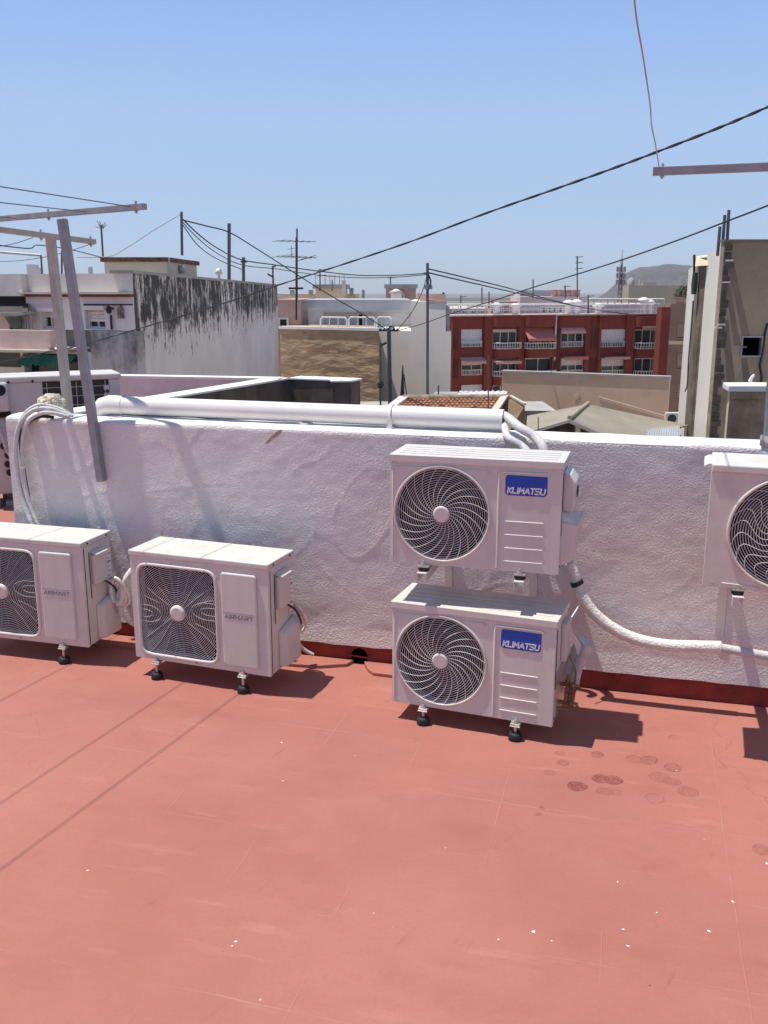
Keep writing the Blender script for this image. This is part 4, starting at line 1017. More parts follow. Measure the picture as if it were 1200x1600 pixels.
# tall aerial in front of the silver building
e, a, c = mast(464, 357, 470, 30, .03, 'tall television aerial with three levels of arms before the silver painted wall', 'antenna', 'antenna', 'roof antennas', 0, M['mast'])
MB().tube([P(463, 371, 30)-a, P(463, 500, 30)-a], .03, 6).build('mast_tube', M['cable'], e)
for (u0, v0, u1, v1, n_, l) in ((432, 376, 492, 378, 6, .5), (433, 400, 493, 403, 7, .55), (455, 384, 456, 402, 2, .3), (464, 408, 493, 399, 4, .3)):
    yagi(e, a, u0, v0, u1, v1, 30, n_, l)
b = MB(); b.box(-.25, .2, -.1, .1, (P(463, 452, 30)-a).z, (P(463, 449, 30)-a).z); b.build('cross_plate', M['cable'], e)
mast(284.5, 331, 399, 23.5, .035, 'tall thin pole with cable bundle on the cream stair box', lean=-1)
mast(358, 349, 437, 26, .05, 'tall bare pole rising behind the mouldy wall')
e, a, c = mast(380.5, 402, 441, 28, .05, 'short thick pole with crossing cables behind the mouldy wall')
MB().tube([P(376, 409, 28)-a, P(386, 409, 28)-a], .03, 5).build('cross_arm', M['cable'], e)
e, a, c = mast(427, 416, 446, 30, .03, 'small pole with a side arm at the right end of the mouldy wall', lean=-1)
MB().tube([P(418, 428, 30)-a, P(427, 433, 30)-a], .03, 5).build('cross_arm', M['cable'], e); MB().tube([P(425, 417, 30)-a, P(431, 416, 30)-a], .03, 5).build('cross_arm', M['cable'], e)
mast(96.5, 392, 430, 19.5, .02, 'thin rod on the white house roof between the two clothesline posts')
e, a, c = mast(66, 399, 428, 19, .018, 'grey metal clothes frame on the white house roof', 'clothes frame', 'clothes_frame', None, -2)
MB().tube([P(-10, 393, 19)-a, P(64, 399, 19)-a], .025, 6).build('top_rail', M['steel'], e)
e, a, c = mast(668, 411, 616, 33, .055, 'very tall thin utility pole before the big blank white wall', 'pole', 'utility_pole', None)
b = MB(); b.box(-.15, .12, -.12, .1, (P(668, 452, 33)-a).z, (P(668, 445, 33)-a).z); b.build('junction_box', M['steel'], e)
MB().tube([P(662, 427, 33)-a, P(672, 427, 33)-a], .03, 5).build('cross_arm', M['cable'], e)
MB().tube(spline([P(668.5, 428, 32.9)-a, P(673, 440, 32.9)-a, P(669.5, 452, 32.9)-a], 5), .03, 5).build('loose_cable', M['cable'], e)
e = empty('utility_pole', P(610, 640, 31), 0, 'twin dark utility pole with insulators between brown wall and blank white wall', 'pole'); a = e.location.copy()
b = MB(); b.tube([P(608, 645, 31)-a, P(606.5, 512, 31)-a], .045, 6); b.tube([P(611.5, 645, 31)-a, P(609, 510, 31)-a], .04, 6); b.build('twin_post', M['mast'], e)
b = MB(); b.tube([P(593, 516, 31)-a, P(621, 517, 31)-a], .03, 5)
for u in (594, 600, 615, 621): b.lathe([(.03, -.04), (.05, 0), (.03, .06)], P(u, 516, 31)-a, 'z', 6)
b.tube(spline([P(608, 510, 31)-a, P(614, 511, 31)-a, P(618, 518, 31)-a], 4), .03, 5); b.build('cross_arm', M['cable'], e)
e, a, c = mast(594.5, 535, 640, 30.5, .035, 'slim drop pole with small insulators on the brown wall corner', 'pole', 'utility_pole', None)
b = MB(); b.tube([P(594, 540, 30.5)-a, P(604, 535, 30.5)-a], .05, 5); b.lathe([(.08, -.1), (.12, 0), (.08, .1)], P(594.5, 601, 30.5)-a, 'z', 6); b.build('bracket', M['cable'], e)
e, a, c = mast(629, 571, 625, 31, .02, 'dark tapering spike with wires standing behind the tiled roof', 'pole', 'roof_mast')
MB().tube([P(629.5, 571, 31)-a, P(628.5, 625, 31)-a], lambda t: .02+.07*t, 6).build('stay', M['cable'], e); MB().tube([P(631, 585, 31)-a, P(636, 622, 31)-a], .02, 5).build('stay', M['cable'], e)
mast(685, 602, 622, 31, .03, 'short dark rod behind the right part of the tiled roof')
mast(763, 555, 668, 17, .012, 'thin rod rising through the tiled roof edge near the end of the big pipe')
for (u, v0, v1, Y, n_, lab) in ((902, 400, 466, 80, 3, 'tall aerial above the pink rooftop block'), (753, 449, 480, 90, 0, 'short pole on the far roofs left of the pink block'), (764, 456, 482, 90, 0, 'second short pole left of the pink block'),
    (883, 446, 466, 100, 2, 'small aerial beside the tall one over the pink block'), (833, 437, 466, 100, 0, 'hair thin rod on the grey roof box'), (720, 462, 482, 110, 1, 'tiny aerial over the far roofs right of the white wall'),
    (610, 432, 452, 60, 1, 'small aerial over the far pinkish roof box'), (500, 420, 455, 60, 2, 'aerial on the far beige roof house'), (519, 437, 455, 60, 0, 'thin rod on the far beige roof house'), (919, 461, 490, 88, 1, 'short post at the right of the pink rooftop block')):
    e, a, c = mast(u, v0, v1, Y, .0012*Y*.62, lab, 'antenna', 'antenna', 'far roof antennas')
    if n_: 
        for k in range(n_): yagi(e, a, u-(3 if n_ > 1 else 1), v0+2+9*k, u+9, v0+1+9*k, Y, 3, .4, r=.0006*Y*.7)
# rooftop bars on the right building
for (u, v0, v1, lab, lean) in ((1121, 354, 400, 'leftmost and shortest of three dark bars on the bare concrete building', 4), (1129, 336, 385, 'middle dark bar on the bare concrete building', 3.5), (1136, 328, 380, 'right and tallest dark bar on the bare concrete building', 3)):
    mast(u, v0, v1, 24.4, .04, lab, 'bar', 'reinforcement_bar', 'reinforcement bars on the concrete building', lean)

# ------------------------------------------------------------------ middle buildings
M['brown'] = mat('rough_brown_render', (.46,.31,.19), .95, var=.12, vscale=.9, coords='World', bump=.6, bscale=1.3, bdist=.3, dirt=.5, dirtcol=(.16,.11,.07))  # dirt tone here stands in for shading between the rough ridges
def ridged_brown():
    m = M['brown']; t = m.node_tree; N = t.nodes; L = t.links
    for nd in N:
        if nd.type == 'TEX_NOISE' and abs(nd.inputs['Scale'].default_value-1.3) < .01:
            g = N.new('ShaderNodeNewGeometry'); mp = N.new('ShaderNodeMapping'); mp.inputs['Scale'].default_value = (1.2,1.2,3.2); L.new(g.outputs['Position'], mp.inputs[0]); L.new(mp.outputs[0], nd.inputs['Vector']); nd.inputs['Detail'].default_value = 7
        if nd.type == 'MAPPING': nd.inputs['Scale'].default_value = (.8,.8,2.2)
ridged_brown()
M['whitewall'] = mat('blank_white_render', (.82,.76,.68), .9, var=.05, vscale=.25, coords='World', dirt=.25, dirtcol=(.4,.38,.38))
M['silver'] = mat('silver_waterproofing', (.50,.51,.53), .45, metal=.25, var=.15, vscale=.5, coords='World', bump=.4, bscale=.8, bdist=.2)
M['pinkbrick'] = mat('pink_rough_brick', (.50,.34,.30), .95, var=.15, vscale=1.2, coords='World', dirt=.3, dirtcol=(.3,.2,.17))
def building(name, label, u0, u1, vt, Y, D, m, cat='building', group=None, base=GZ):
    a = P(u0, vt, Y); c = P(u1, vt, Y); z = a.z
    e = empty(name, (a.x, Y, base), 0, label, cat, group)
    MB().box(0, c.x-a.x, 0, D, 0, z-base).build('wall', m, e); return e, z-base, c.x-a.x
fw = Facade(436, 36.2, 592, 34.2); zw = fw.loc(500, 515)[1]
e = empty('brown_building', (fw.A.x, fw.A.y, GZ), fw.yaw, 'brown rough rendered building end with a rail topped terrace', 'building'); hh = zw-GZ; ww = fw.L
rr_ = fw.B.copy(); kb = rr_.dot(fw.d)/(-rr_.dot(fw.n))-.03
b = MB(); b.box(0, ww, 0, 4.5, 0, hh); b.v = [(x+y*kb, y, z) for x, y, z in b.v]; b.build('wall', M['brown'], e)
MB().box(-.02, ww+.02, -.04, .25, hh, hh+.10).build('white_top', M['coping'], e)
b = MB()
for (u0, u1) in ((501, 542), (545, 586), (589, 612)):
    x0, z1 = fw.loc(u0, 495.5, -.3); x1, _ = fw.loc(u1, 495.5, -.3); z0 = zw+.03-GZ; z1 -= GZ
    b.tube([(x0, .3, z0), (x0, .3, z1-.08), (x0+.08, .3, z1), (x1-.08, .3, z1), (x1, .3, z1-.08), (x1, .3, z0)], .03, 6); b.tube([(x0, .3, z0), (x1, .3, z0)], .022, 5)
    for k in range(1, 3): xx = x0+(x1-x0)*k/3; b.tube([(xx, .3, z0), (xx, .3, z1)], .018, 5)
b.build('terrace_rail', M['rail'], e)
e, hh, ww = building('silver_building', 'building face painted silver grey above the brown wall, behind the terrace rail', 470, 643, 468.5, 41, 10, M['silver'])
oe = -e.location
def fwin(e, u0, u1, v0, v1, Y, sh=0, mul=1, fr=.06, lab=None, dark=False, y=None, m=None):
    oe = -e.location; a = P(u0, v1, Y)+oe; c = P(u1, v0, Y)+oe
    return window(e, a.x, c.x, a.z, c.z, (y if y is not None else 0)-.04, sh, mul, .03, fr, lab, dark, shut_m=m)
fwin(e, 559, 568, 489, 512, 41, 0, 0, .05, 'narrow door with a white frame', True)
fwin(e, 538, 551, 491, 511, 41, .9, 0, .04)
b = MB(); z = (P(500, 486, 41)+oe).z; b.box((P(506, 486, 41)+oe).x, ww, -.25, -.002, z-.05, z+.05); b.build('ledge', M['silver'], e)
b = MB(); z = (P(500, 480, 41)+oe).z; b.box(.3, (P(506, 486, 41)+oe).x, -.12, -.002, (P(500, 513, 41)+oe).z, (P(500, 484, 41)+oe).z); b.build('painted_panel', M['shutter'], e)
e, hh, ww = building('pink_brick_wall', 'rough pink wall with a dark square opening beside the mouldy wall', 428, 469.8, 468, 40, 8, M['pinkbrick'])
fwin(e, 435, 451, 496, 513, 40, 0, 0, .08, None, True)
# blank white building
fb = Facade(592.3, 37.2, 706, 35.4)
e = empty('blank_white_building', (fb.A.x, fb.A.y, GZ), fb.yaw, 'tall blank white building end between the brown wall and the red brick flats', 'building')
hh = fb.loc(600, 516)[1]-GZ; ww = fb.L; xa, za = fb.loc(642, 470); xc, zc = fb.loc(697, 474); za -= GZ; zc -= GZ
def shear(mb, k):
    mb.v = [(x+y*k, y, z) for x, y, z in mb.v]; return mb
rr_ = (fb.B-Vector((0,0,0))); rr_.z = 0; kx = rr_.dot(fb.d)/(-rr_.dot(fb.n))-.03
shear(MB().box(0, ww, 0, 7, 0, hh), kx).build('wall', M['whitewall'], e)
shear(MB().prism([(xa, hh+.001), (xc, hh+.001), (xc, zc), (xa, za)], 0, 6.9, 'y'), kx).build('wall', M['whitewall'], e)
b = MB(); b.prism([(xc-.8, zc), (xc+.02, zc-.02), (xc+.02, zc+.08), (xc-.8, zc+.14)], -.03, 6.9, 'y'); shear(b, kx).build('brick_edge', M['pinkbrick'], e)
b = MB(); x0 = fb.loc(655, 460)[0]; b.box(x0, xc, 1, 1.25, zc, za+.25); shear(b, kx).build('brick_parapet', M['pinkbrick'], e)
b = MB(); b.box(xc+.004, ww-.05, 1.2, 3, hh, fb.loc(700, 478)[1]-GZ); shear(b, kx).build('side_block', M['silver'], e)
simple('chimney', pbox(691, 694.5, 457, 466, 37.6, .15), M['cable'], 'thin dark flue at the right corner of the blank white building', 'chimney', 'far chimneys')
simple('chimney', pbox(652.5, 655.5, 458, 468, 38.5, .2), M['pinkbrick'], 'small brick flue left of the very tall utility pole', 'chimney', 'far chimneys')
e, hh, ww = building('pink_roof_box', 'pinkish roof box with louvres behind the blank white building', 603, 650, 450.5, 60, 5, M['pinkbrick'])
fwin(e, 623, 632, 459, 467, 60, 0, 1, .1, None, True)
MB().box(-.1, ww+.1, -.1, 5, hh, hh+.25).build('roof_edge', M['render_grey'], e)
b = MB(); q = P(619, 458, 59.5)-e.location; b.lathe([(.35, -.5), (.35, 0), (.5, .02), (.1, .25)], q, 'z', 10); b.build('vent_cowl', M['pvc'], e)
e, hh, ww = building('beige_roof_house', 'small beige roof house with rooftop frame far behind the silver wall', 493, 538, 451, 70, 6, M['cream'])
MB().box(-.2, ww+.2, -.2, 6, hh, hh+.3).build('roof_edge', M['render_grey'], e)
fwin(e, 526, 530, 456, 460, 70, 0, 0, .08, None, True)
b = MB()
for k in range(7): b.tube([(k*ww/6, 0, hh+.3), (k*ww/6, 0, hh+1)], .04, 4)
b.tube([(0, 0, hh+1), (ww, 0, hh+1)], .04, 4); b.build('roof_frame', M['rail'], e)
simple('chimney', pbox(534, 540, 438, 462, 69, .8), M['greyparapet'], 'tall pale chimney right of the beige roof house', 'chimney', 'far chimneys')
e, hh, ww = building('long_beige_block', 'long low beige block far behind the silver wall', 428, 556, 459, 75, 10, M['cream'])
for k, u in enumerate((453, 482, 546, 565.5, 523, 519)):
    simple('chimney', pbox(u, u+(6 if k < 3 else 4), 453-(3 if k == 2 else 0), 462 if k != 3 else 468, 73, .8), M['render_grey'], ('first', 'second', 'tall third', 'dark fourth', 'fifth low', 'sixth low')[k]+' chimney from the left on the far beige block', 'chimney', 'far chimneys')

# ------------------------------------------------------------------ red brick flats
YR = 86.0
fr = Facade(705, 84, 1034, 92)
RT = P(870, 493, 88).z
flats = empty('red_brick_flats', (fr.A.x, fr.A.y, GZ), fr.yaw, 'dark red brick block of flats with balconies, shutters and pink awnings', 'building')
M['redbrick'] = mat('dark_red_brick', (.20,.034,.022), .9, var=.12, vscale=.6, bump=.3, bscale=4)
M['redbrick2'] = mat('dark_red_brick_shade', (.10,.025,.02), .9, var=.15, vscale=.7)
M['awning'] = mat('faded_red_awning', (.52,.17,.15), .85, var=.08, vscale=1)
M['awning2'] = mat('pale_pink_awning', (.58,.32,.28), .85, var=.08, vscale=1)
def RL(u, v, o=0): x, z = fr.loc(u, v, o); return x, z-GZ
LEN = fr.L
wins = dict(c1=(721, 753), c2=(770, 807), c3=(821, 861), c4=(877, 911), c5=(940, 976), c6=(992, 1029))
rows = ((515, 542), (560, 586), (602, 627))
holes = []
for c, (u0, u1) in wins.items():
    for (v0, v1) in rows:
        x0, z1 = RL(u0, v0); x1, z0 = RL(u1, v1); holes.append((x0, x1, z0, z1))
b = cut_wall('w', 0, LEN, -GZ*0+2, RT-GZ, 0, None, holes, .5); b.build('wall', M['redbrick'], flats)
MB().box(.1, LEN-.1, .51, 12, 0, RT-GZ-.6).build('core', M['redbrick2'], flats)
# piers and brick bands standing proud
b = MB()
for (u0, u1) in ((705, 706.5), (756, 768.5), (809, 818), (862.5, 866), (914, 921), (935, 938), (978, 990)):
    x0, _ = RL(u0, 500); x1, _ = RL(u1, 500); b.box(x0, x1, -.28, -.001, 2, RT-GZ-.0)
b.build('pier', M['redbrick'], flats)
b = MB()
for (u0, u1, v0, v1) in ((757, 768, 0, 0),):
    pass
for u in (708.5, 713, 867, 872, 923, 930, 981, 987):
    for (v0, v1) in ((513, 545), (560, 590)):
        b = MB(); x0, z1 = RL(u-2.1, v0); x1, z0 = RL(u+2.1, v1); b.box(x0, x1, -.01, -.004, z0, z1); b.build('slot_shade', M['redbrick2'], flats)  # flat darker plates paint the shade of narrow recesses
def bow(u0, u1, v0, v1, name='balcony', m=None, dep=.9):
    x0, z1 = RL(u0, v0); x1, z0 = RL(u1, v1); r_ = .6
    pts = [(x0, .0), (x0, -dep+r_)] + [(x0+r_-r_*cos(a), -dep+r_-r_*sin(a)) for a in [pi/2*i/5 for i in range(1, 6)]] + [(x1-r_+r_*sin(a), -dep+r_-r_*cos(a)) for a in [pi/2*i/5 for i in range(0, 6)]] + [(x1, 0)]
    b = MB(); b.prism(pts, z0, z1, 'z'); return b.build(name, m or M['redbrick'], flats), pts, z0, z1
def railing(pts, z0, z1, n_, parent):
    b = MB(); L = [Vector((p[0], p[1]+.0, 0)) for p in pts]
    b.tube([p+Vector((0,0,z1)) for p in L], .05, 5); b.tube([p+Vector((0,0,z0+.05)) for p in L], .035, 4)
    tot = sum((L[i+1]-L[i]).length for i in range(len(L)-1)); s_ = 0
    for i in range(len(L)-1):
        d = (L[i+1]-L[i]); l = d.length; k = math.ceil(s_/(tot/n_))*(tot/n_)
        while k < s_+l: p = L[i]+d*((k-s_)/l); b.tube([p+Vector((0,0,z0)), p+Vector((0,0,z1))], .035, 4); k += tot/n_
        s_ += l
    return b.build('balcony_rail', M['rail'], parent)
for (u0, u1, cap) in ((768, 810, 1), (818, 864, 1), (990, 1034, 0)):
    bow(u0, u1, 492.5 if cap else 494, 510, 'bay_top')
    for (vb0, vb1, vr) in ((545, 557, 535.5), (588, 600, 579.5)):
        o, pts, z0, z1 = bow(u0, u1, vb0, vb1)
        railing(pts, z1, RL(u0, vr)[1], 16, o)
bow(872, 925, 491.5, 511, 'bay_top', dep=.25)
k = 0
shut = {('c1', 0): .85, ('c5', 0): .75, ('c1', 2): .95, ('c5', 1): .45, ('c4', 1): .4, ('c2', 0): .12, ('c2', 1): .2, ('c3', 1): 0, ('c4', 0): .15, ('c6', 0): .0, ('c6', 1): 0, ('c3', 0): 0, ('c2', 2): 0}
for c, (u0, u1) in wins.items():
    for r_, (v0, v1) in enumerate(rows):
        x0, z1 = RL(u0, v0); x1, z0 = RL(u1, v1)
        w_ = window(flats, x0, x1, z0, z1, .12, shut.get((c, r_), .4), 2 if c in ('c2', 'c6', 'c4') else 1, .08, .09)
        if c in ('c1', 'c4', 'c5'):
            b = MB(); n_ = 14
            for i in range(n_): xx = x0+(x1-x0)*(i+.5)/n_; b.tube([(xx, -.08, z0), (xx, -.08, z0+.5)], .03, 4)
            b.tube([(x0, -.08, z0+.5), (x1, -.08, z0+.5)], .04, 4); b.build('window_guard', M['rail'], w_)
def awn(u0, u1, v0, v1, dep, m, y0=0):
    x0, z1 = RL(u0, v0, 0); x1, _ = RL(u1, v1, 0); _, z0 = RL(u0, v1, dep)
    n_ = 10; v = []
    for (y, z) in ((y0, z1), (-dep+y0, z0+.22), (-dep+y0-.02, z0)):
        v += [(x0+(x1-x0)*i/n_, y, z+(.03*(i % 2) if z == z0 else 0)) for i in range(n_+1)]
    f = [(r*(n_+1)+i, r*(n_+1)+i+1, (r+1)*(n_+1)+i+1, (r+1)*(n_+1)+i) for r in range(2) for i in range(n_)]
    b = MB(); b.add(v, f); v2 = [(a, bb, c_+.03) for a, bb, c_ in v]; b.add(v2, f); return b.build('awning', m, flats)
awn(717, 753, 559, 570, .9, M['awning2']); awn(766, 806, 561, 570, 1.1, M['awning2']); awn(817, 860, 511, 534, 1.1, M['awning']).data.materials[0] = M['awning']
awn(876, 912, 511, 522, .35, M['awning2']); awn(874, 911, 557, 563, .9, M['awning']); awn(938, 976, 558, 563, .9, M['awning2']); awn(995, 1027, 509, 514, .9, M['awning2'])
b = MB(); x, z1 = RL(866, 494); _, z0 = RL(866, 562); b.tube([(x, -.35, z0), (x, -.35, z1)], .09, 6); b.build('drain_pipe', M['rail'], flats)
b = MB(); b.box(-.05, LEN+.05, -.32, .3, RT-GZ+.002, RT-GZ+.12); b.build('roof_edge', mat('pink_roof_edge', (.50,.36,.34), .9), flats)
MB().box(0, LEN, .31, 12, RT-GZ-.59, RT-GZ-.1).build('flat_roof', mat('pale_roof_terrace', (.55,.46,.43), .9), flats)
b = MB(); zr = RL(800, 480)[1]
for (y0) in (.6, 9.5):
    for k in range(24): x = 1+k*(LEN-1.4)/23; b.tube([(x, y0, RT-GZ-.1), (x, y0, RT-GZ+.95)], .035, 4)
    b.tube([(1, y0, RT-GZ+.95), (LEN-.4, y0, RT-GZ+.95)], .055, 5); b.tube([(1, y0, RT-GZ+.5), (LEN-.4, y0, RT-GZ+.5)], .03, 4)
b.build('roof_railing', M['rail'], flats)
# rooftop cowls
for k, (u, v) in enumerate(((776, 478), (805, 479), (888, 474), (901, 473), (935, 479), (1006, 470), (1014, 473))):
    b = MB(); q = P(u, v, 97); b.lathe([(.35, -1.6), (.35, -.1), (.62, 0), (.62, .12), (.2, .35)], q, 'z', 10)
    simple('roof_vent', b, M['pvc'], ('first', 'second', 'third', 'fourth', 'fifth', 'sixth', 'seventh')[k]+' white cowl from the left on the red brick flats', 'vent', 'white cowls on the flats')
e, hh, ww = building('rooftop_block', 'pinkish rooftop block with a strip of dark windows above the red brick flats', 813, 918, 463.5, 102, 8, mat('pale_pink_render', (.62,.50,.48), .9, var=.06, coords='World', vscale=.3))
for k in range(4): fwin(e, 846+k*8.6, 853.5+k*8.6, 478.5, 489, 102, 0, 0, .12)
MB().box(ww*.86, ww*.87, -.2, 0, 2, hh).build('downpipe', M['rail'], e)
b = MB()
for k in range(6): b.lathe([(.3, 0), (.3, .6), (.45, .65), (.1, .8)], (ww*(.55+.07*k), 2, hh), 'z', 8)
b.build('flue', M['pinkbrick'], e)
building('grey_roof_box', 'plain grey box on the roof left behind the pinkish rooftop block', 813, 868, 453.5, 112, 5, M['greyparapet'])
building('far_brown_block', 'low brown block left of the pinkish rooftop block', 768, 812, 471, 104, 6, M['pinkbrick'])
e, hh, ww = building('far_pale_block', 'low pale block with dark openings right of the blank white building', 700, 770, 482, 108, 8, mat('pale_block', (.60,.52,.50), .9, dirt=.3, vscale=.5))
for k in range(4): fwin(e, 708+14*k, 713+14*k, 485, 490, 108, 0, 0, .1, None, True)
e, hh, ww = building('far_wall', 'long pinkish wall on the roofs below the grey hill', 916, 1036, 474.5, 106, 8, mat('pink_wall', (.62,.50,.50), .9, coords='World', vscale=.3))
fwin(e, 966, 976, 488, 493, 106, 0, 1, .1, None, True); fwin(e, 1018, 1026, 487, 492, 106, 0, 1, .1, None, True)
b = MB(); b.tube([(0, -.3, hh+.5), (ww, -.3, hh+.5)], .08, 5)
for k in range(12): b.tube([(ww*k/11, -.3, hh-.2), (ww*k/11, -.3, hh+.5)], .06, 4)
b.build('roof_railing', M['rail'], e)
e, hh, ww = building('concrete_block', 'grey concrete block standing before the hill', 983, 1085, 446, 150, 4, mat('bare_concrete_far', (.36,.32,.26), .9, var=.1, vscale=.15, coords='World', dirt=.3, dirtcol=(.25,.21,.17)))
b = MB(); b.box(ww*.22, ww*.42, 0, 3, hh, hh+.5); b.lathe([(.5, hh), (.6, hh+.8), (.2, hh+1.2)], (ww*.05, 1, 0), 'z', 8); b.box(ww*.16, ww*.18, 0, 1, hh, hh+.9); b.build('roof_clutter', M['render_grey'], e)
M['tan_sh'] = mat('tan_shutter', (.36,.27,.21), .8)
e, hh, ww = building('tan_flats', 'narrow tan building with closed shutters right of the red brick flats', 1048, 1110, 474, 88, 1.5, mat('tan_brick', (.30,.20,.15), .9, var=.1, vscale=.5, coords='World'))
for (v0, v1) in ((506, 529), (553, 577), (600, 625)): fwin(e, 1057, 1072, v0, v1, 88, .92, 0, .06, m=M['tan_sh']).data.materials[0] = M['tan_sh']
b = MB(); b.box(.0, 1.6, -.2, 0, (P(1050, 538, 88)-e.location).z, (P(1050, 533, 88)-e.location).z); b.build('string_course', M['cream'], e)
building('red_stair_tower', 'dark red brick stair tower at the right end of the flats', 1034.5, 1048.5, 480, 84, 1.5, M['redbrick'])
# potted tree on the tan building roof
tr = empty('roof_shrub', P(1062, 474, 88.5), 0, 'dark green shrub in a pot on the tan building roof', 'plant')
MB().lathe([(.35, 0), (.5, .5), (.55, .6)], (0,0,0), 'z', 10).build('pot', M['pinkbrick'], tr)
MB().tube([(0,0,.4), (.1,0,1.0), (.3,0,1.5)], lambda t: .09-.05*t, 6).build('trunk', mat('bark', (.1,.07,.05), .9), tr)
b = MB(); rg = random.Random(3)
for k in range(700):
    a = rg.uniform(0, 2*pi); r = rg.uniform(0, 1)**.5; cz = rg.uniform(-.2, 1.0)
    c = Vector((.35+cos(a)*r*.85, sin(a)*r*.7, 1.1+cz*(1.1-.5*r)-(.5*r)))
    d = Vector((rg.uniform(-1,1), rg.uniform(-1,1), rg.uniform(-.8,.3))).normalized(); s_ = d.cross(Vector((0,0,1))).normalized()*.045; l = rg.uniform(.18, .36)
    b.add([c, c+d*l*.5+s_, c+d*l, c+d*l*.5-s_], [(0,1,2,3)])
b.build('crown', mat('dark_leaf', (.045,.075,.03), .6, var=.4, vscale=2), tr)

# ------------------------------------------------------------------ peach wall, roofs below
M['peachwall'] = mat('peach_old_render', (.66,.46,.34), .95, var=.08, vscale=.35, coords='World', dirt=.3, dirtcol=(.30,.21,.17))
fp = Facade(788, 48, 1055.5, 44.5); zp = fp.loc(900, 586)[1]
e = empty('peach_wall', (fp.A.x, fp.A.y, GZ), fp.yaw, 'long peach coloured blank wall in front of the red brick flats', 'wall'); hh = zp-GZ; ww = fp.L
MB().box(0, ww, 0, .4, 0, hh).build('wall', M['peachwall'], e)
MB().box(-.03, ww+.03, -.05, .45, hh, hh+.10).build('wall_top', M['render_grey'], e)
def FP(u, v, o=.03): x, z = fp.loc(u, v, o); return Vector((x, -o, z-GZ))
b = MB(); b.tube([FP(936, 620), FP(1046, 652)], .016, 4); b.tube([FP(900, 590), FP(905, 612), FP(897, 620)], .012, 4); b.build('surface_cable', M['pale_edge'], e)
ac = empty('small_condenser', P(1052, 664, 42), 0, 'small white condenser hanging at the right end of the peach wall', 'air conditioner')
MB().box(-.35, .3, 0, .3, 0, .55).build('body', M['ac'], ac, bev=.02); MB().lathe([(.2, -.01), (.2, .0)], (-.08, 0, .28), 'y', 16).build('grille', M['fan'], ac)
# gabled fibre-cement roof
YG = 30
M['fibre'] = mat('weathered_fibre_cement', (.31,.285,.23), .95, var=.12, vscale=.6, coords='World', dirt=.4, dirtcol=(.2,.17,.13))
apF = P(889, 656, 24); apB = P(919, 632, 27.3)
lF = P(822, 676, 24); rF = P(970, 692, 24); lB = P(824, 650, 27.3); rB = P(1075, 664, 27.3)
g = empty('gabled_shed', (apF.x, apF.y, GZ), 0, 'shed with a weathered grey corrugated gable roof just behind the wall', 'building'); og = -g.location
def corr(A, B, C, D, n_, amp, name, m, parent, o, th=.04):
    """corrugated sheet: A-B along the ridge, D-C along the eaves, waves run from ridge to eaves"""
    b = MB(); nn = (B-A).cross(D-A).normalized(); nn = nn if nn.z > 0 else -nn; K = n_*4
    for lay in (0, -th):
        v = []
        for i in range(K+1):
            t = i/K; w_ = nn*(amp*sin(2*pi*i/4)+lay); v.append(A.lerp(B, t)+w_+o); v.append(D.lerp(C, t)+w_+o)
        b.add(v, [(2*i, 2*i+2, 2*i+3, 2*i+1) for i in range(K)], True)
    return b.build(name, m, parent)
corr(apF, apB, rB, rF, 22, .022, 'roof_slope', M['fibre'], g, og); corr(apF, apB, lB, lF, 22, .022, 'roof_slope', M['fibre'], g, og)
b = MB(); b.tube([apF+og+Vector((0,-.05,.06)), apB+og+Vector((0,0,.04))], .06, 8); b.build('ridge_cap', mat('ridge_cap', (.36,.32,.25), .9), g)
b = MB(); b.bar(apF+og+Vector((0,-.05,-.02)), rF+og+Vector((0,-.05,-.02)), .04, .08); b.bar(apF+og+Vector((0,-.05,-.02)), lF+og+Vector((0,-.05,-.02)), .04, .08); b.build('barge_board', M['pale_edge'], g)
dz = Vector((0, 0, -.1)); b = MB(); pts = [lF+dz, apF+dz, rF+dz, Vector((rF.x, 24, GZ)), Vector((lF.x, 24, GZ))]
b.prism([(p.x+og.x, p.z+og.z) for p in pts], .25, .4, 'y'); b.build('gable_opening', mat('dark_gable_shade', (.10,.07,.05), .9, var=.4, vscale=1.5), g)  # dark panel stands in for the shaded opening under the gable
b = MB(); 
for u in (905,): q = P(u, 680, 23.9)+og; b.bar(q+Vector((0,.25,.2)), q+Vector((0,.25,-3)), .12)
b.build('gable_post', M['pale_edge'], g)
mast(841, 651, 683, 20, .012, 'thin short rod before the gabled shed roof')
tpn = empty('tin_roof', P(1010, 672, 25), 0, 'strip of grey corrugated sheet roofing beside the tall pale wall', 'roof'); ot = -tpn.location
corr(P(1012, 670, 26), P(1062, 665, 26), P(1062, 690, 22), P(1006, 692, 22), 14, .03, 'sheet', mat('pale_grey_tin', (.42,.44,.47), .6, metal=.2), tpn, ot)
simple('roof_support', MB().box(P(1012, 700, 26).x, P(1062, 700, 26).x, 25.6, 26.2, GZ, P(1012, 674, 26).z-.1), M['render_grey'], 'grey wall carrying the strip of sheet roofing', 'wall')
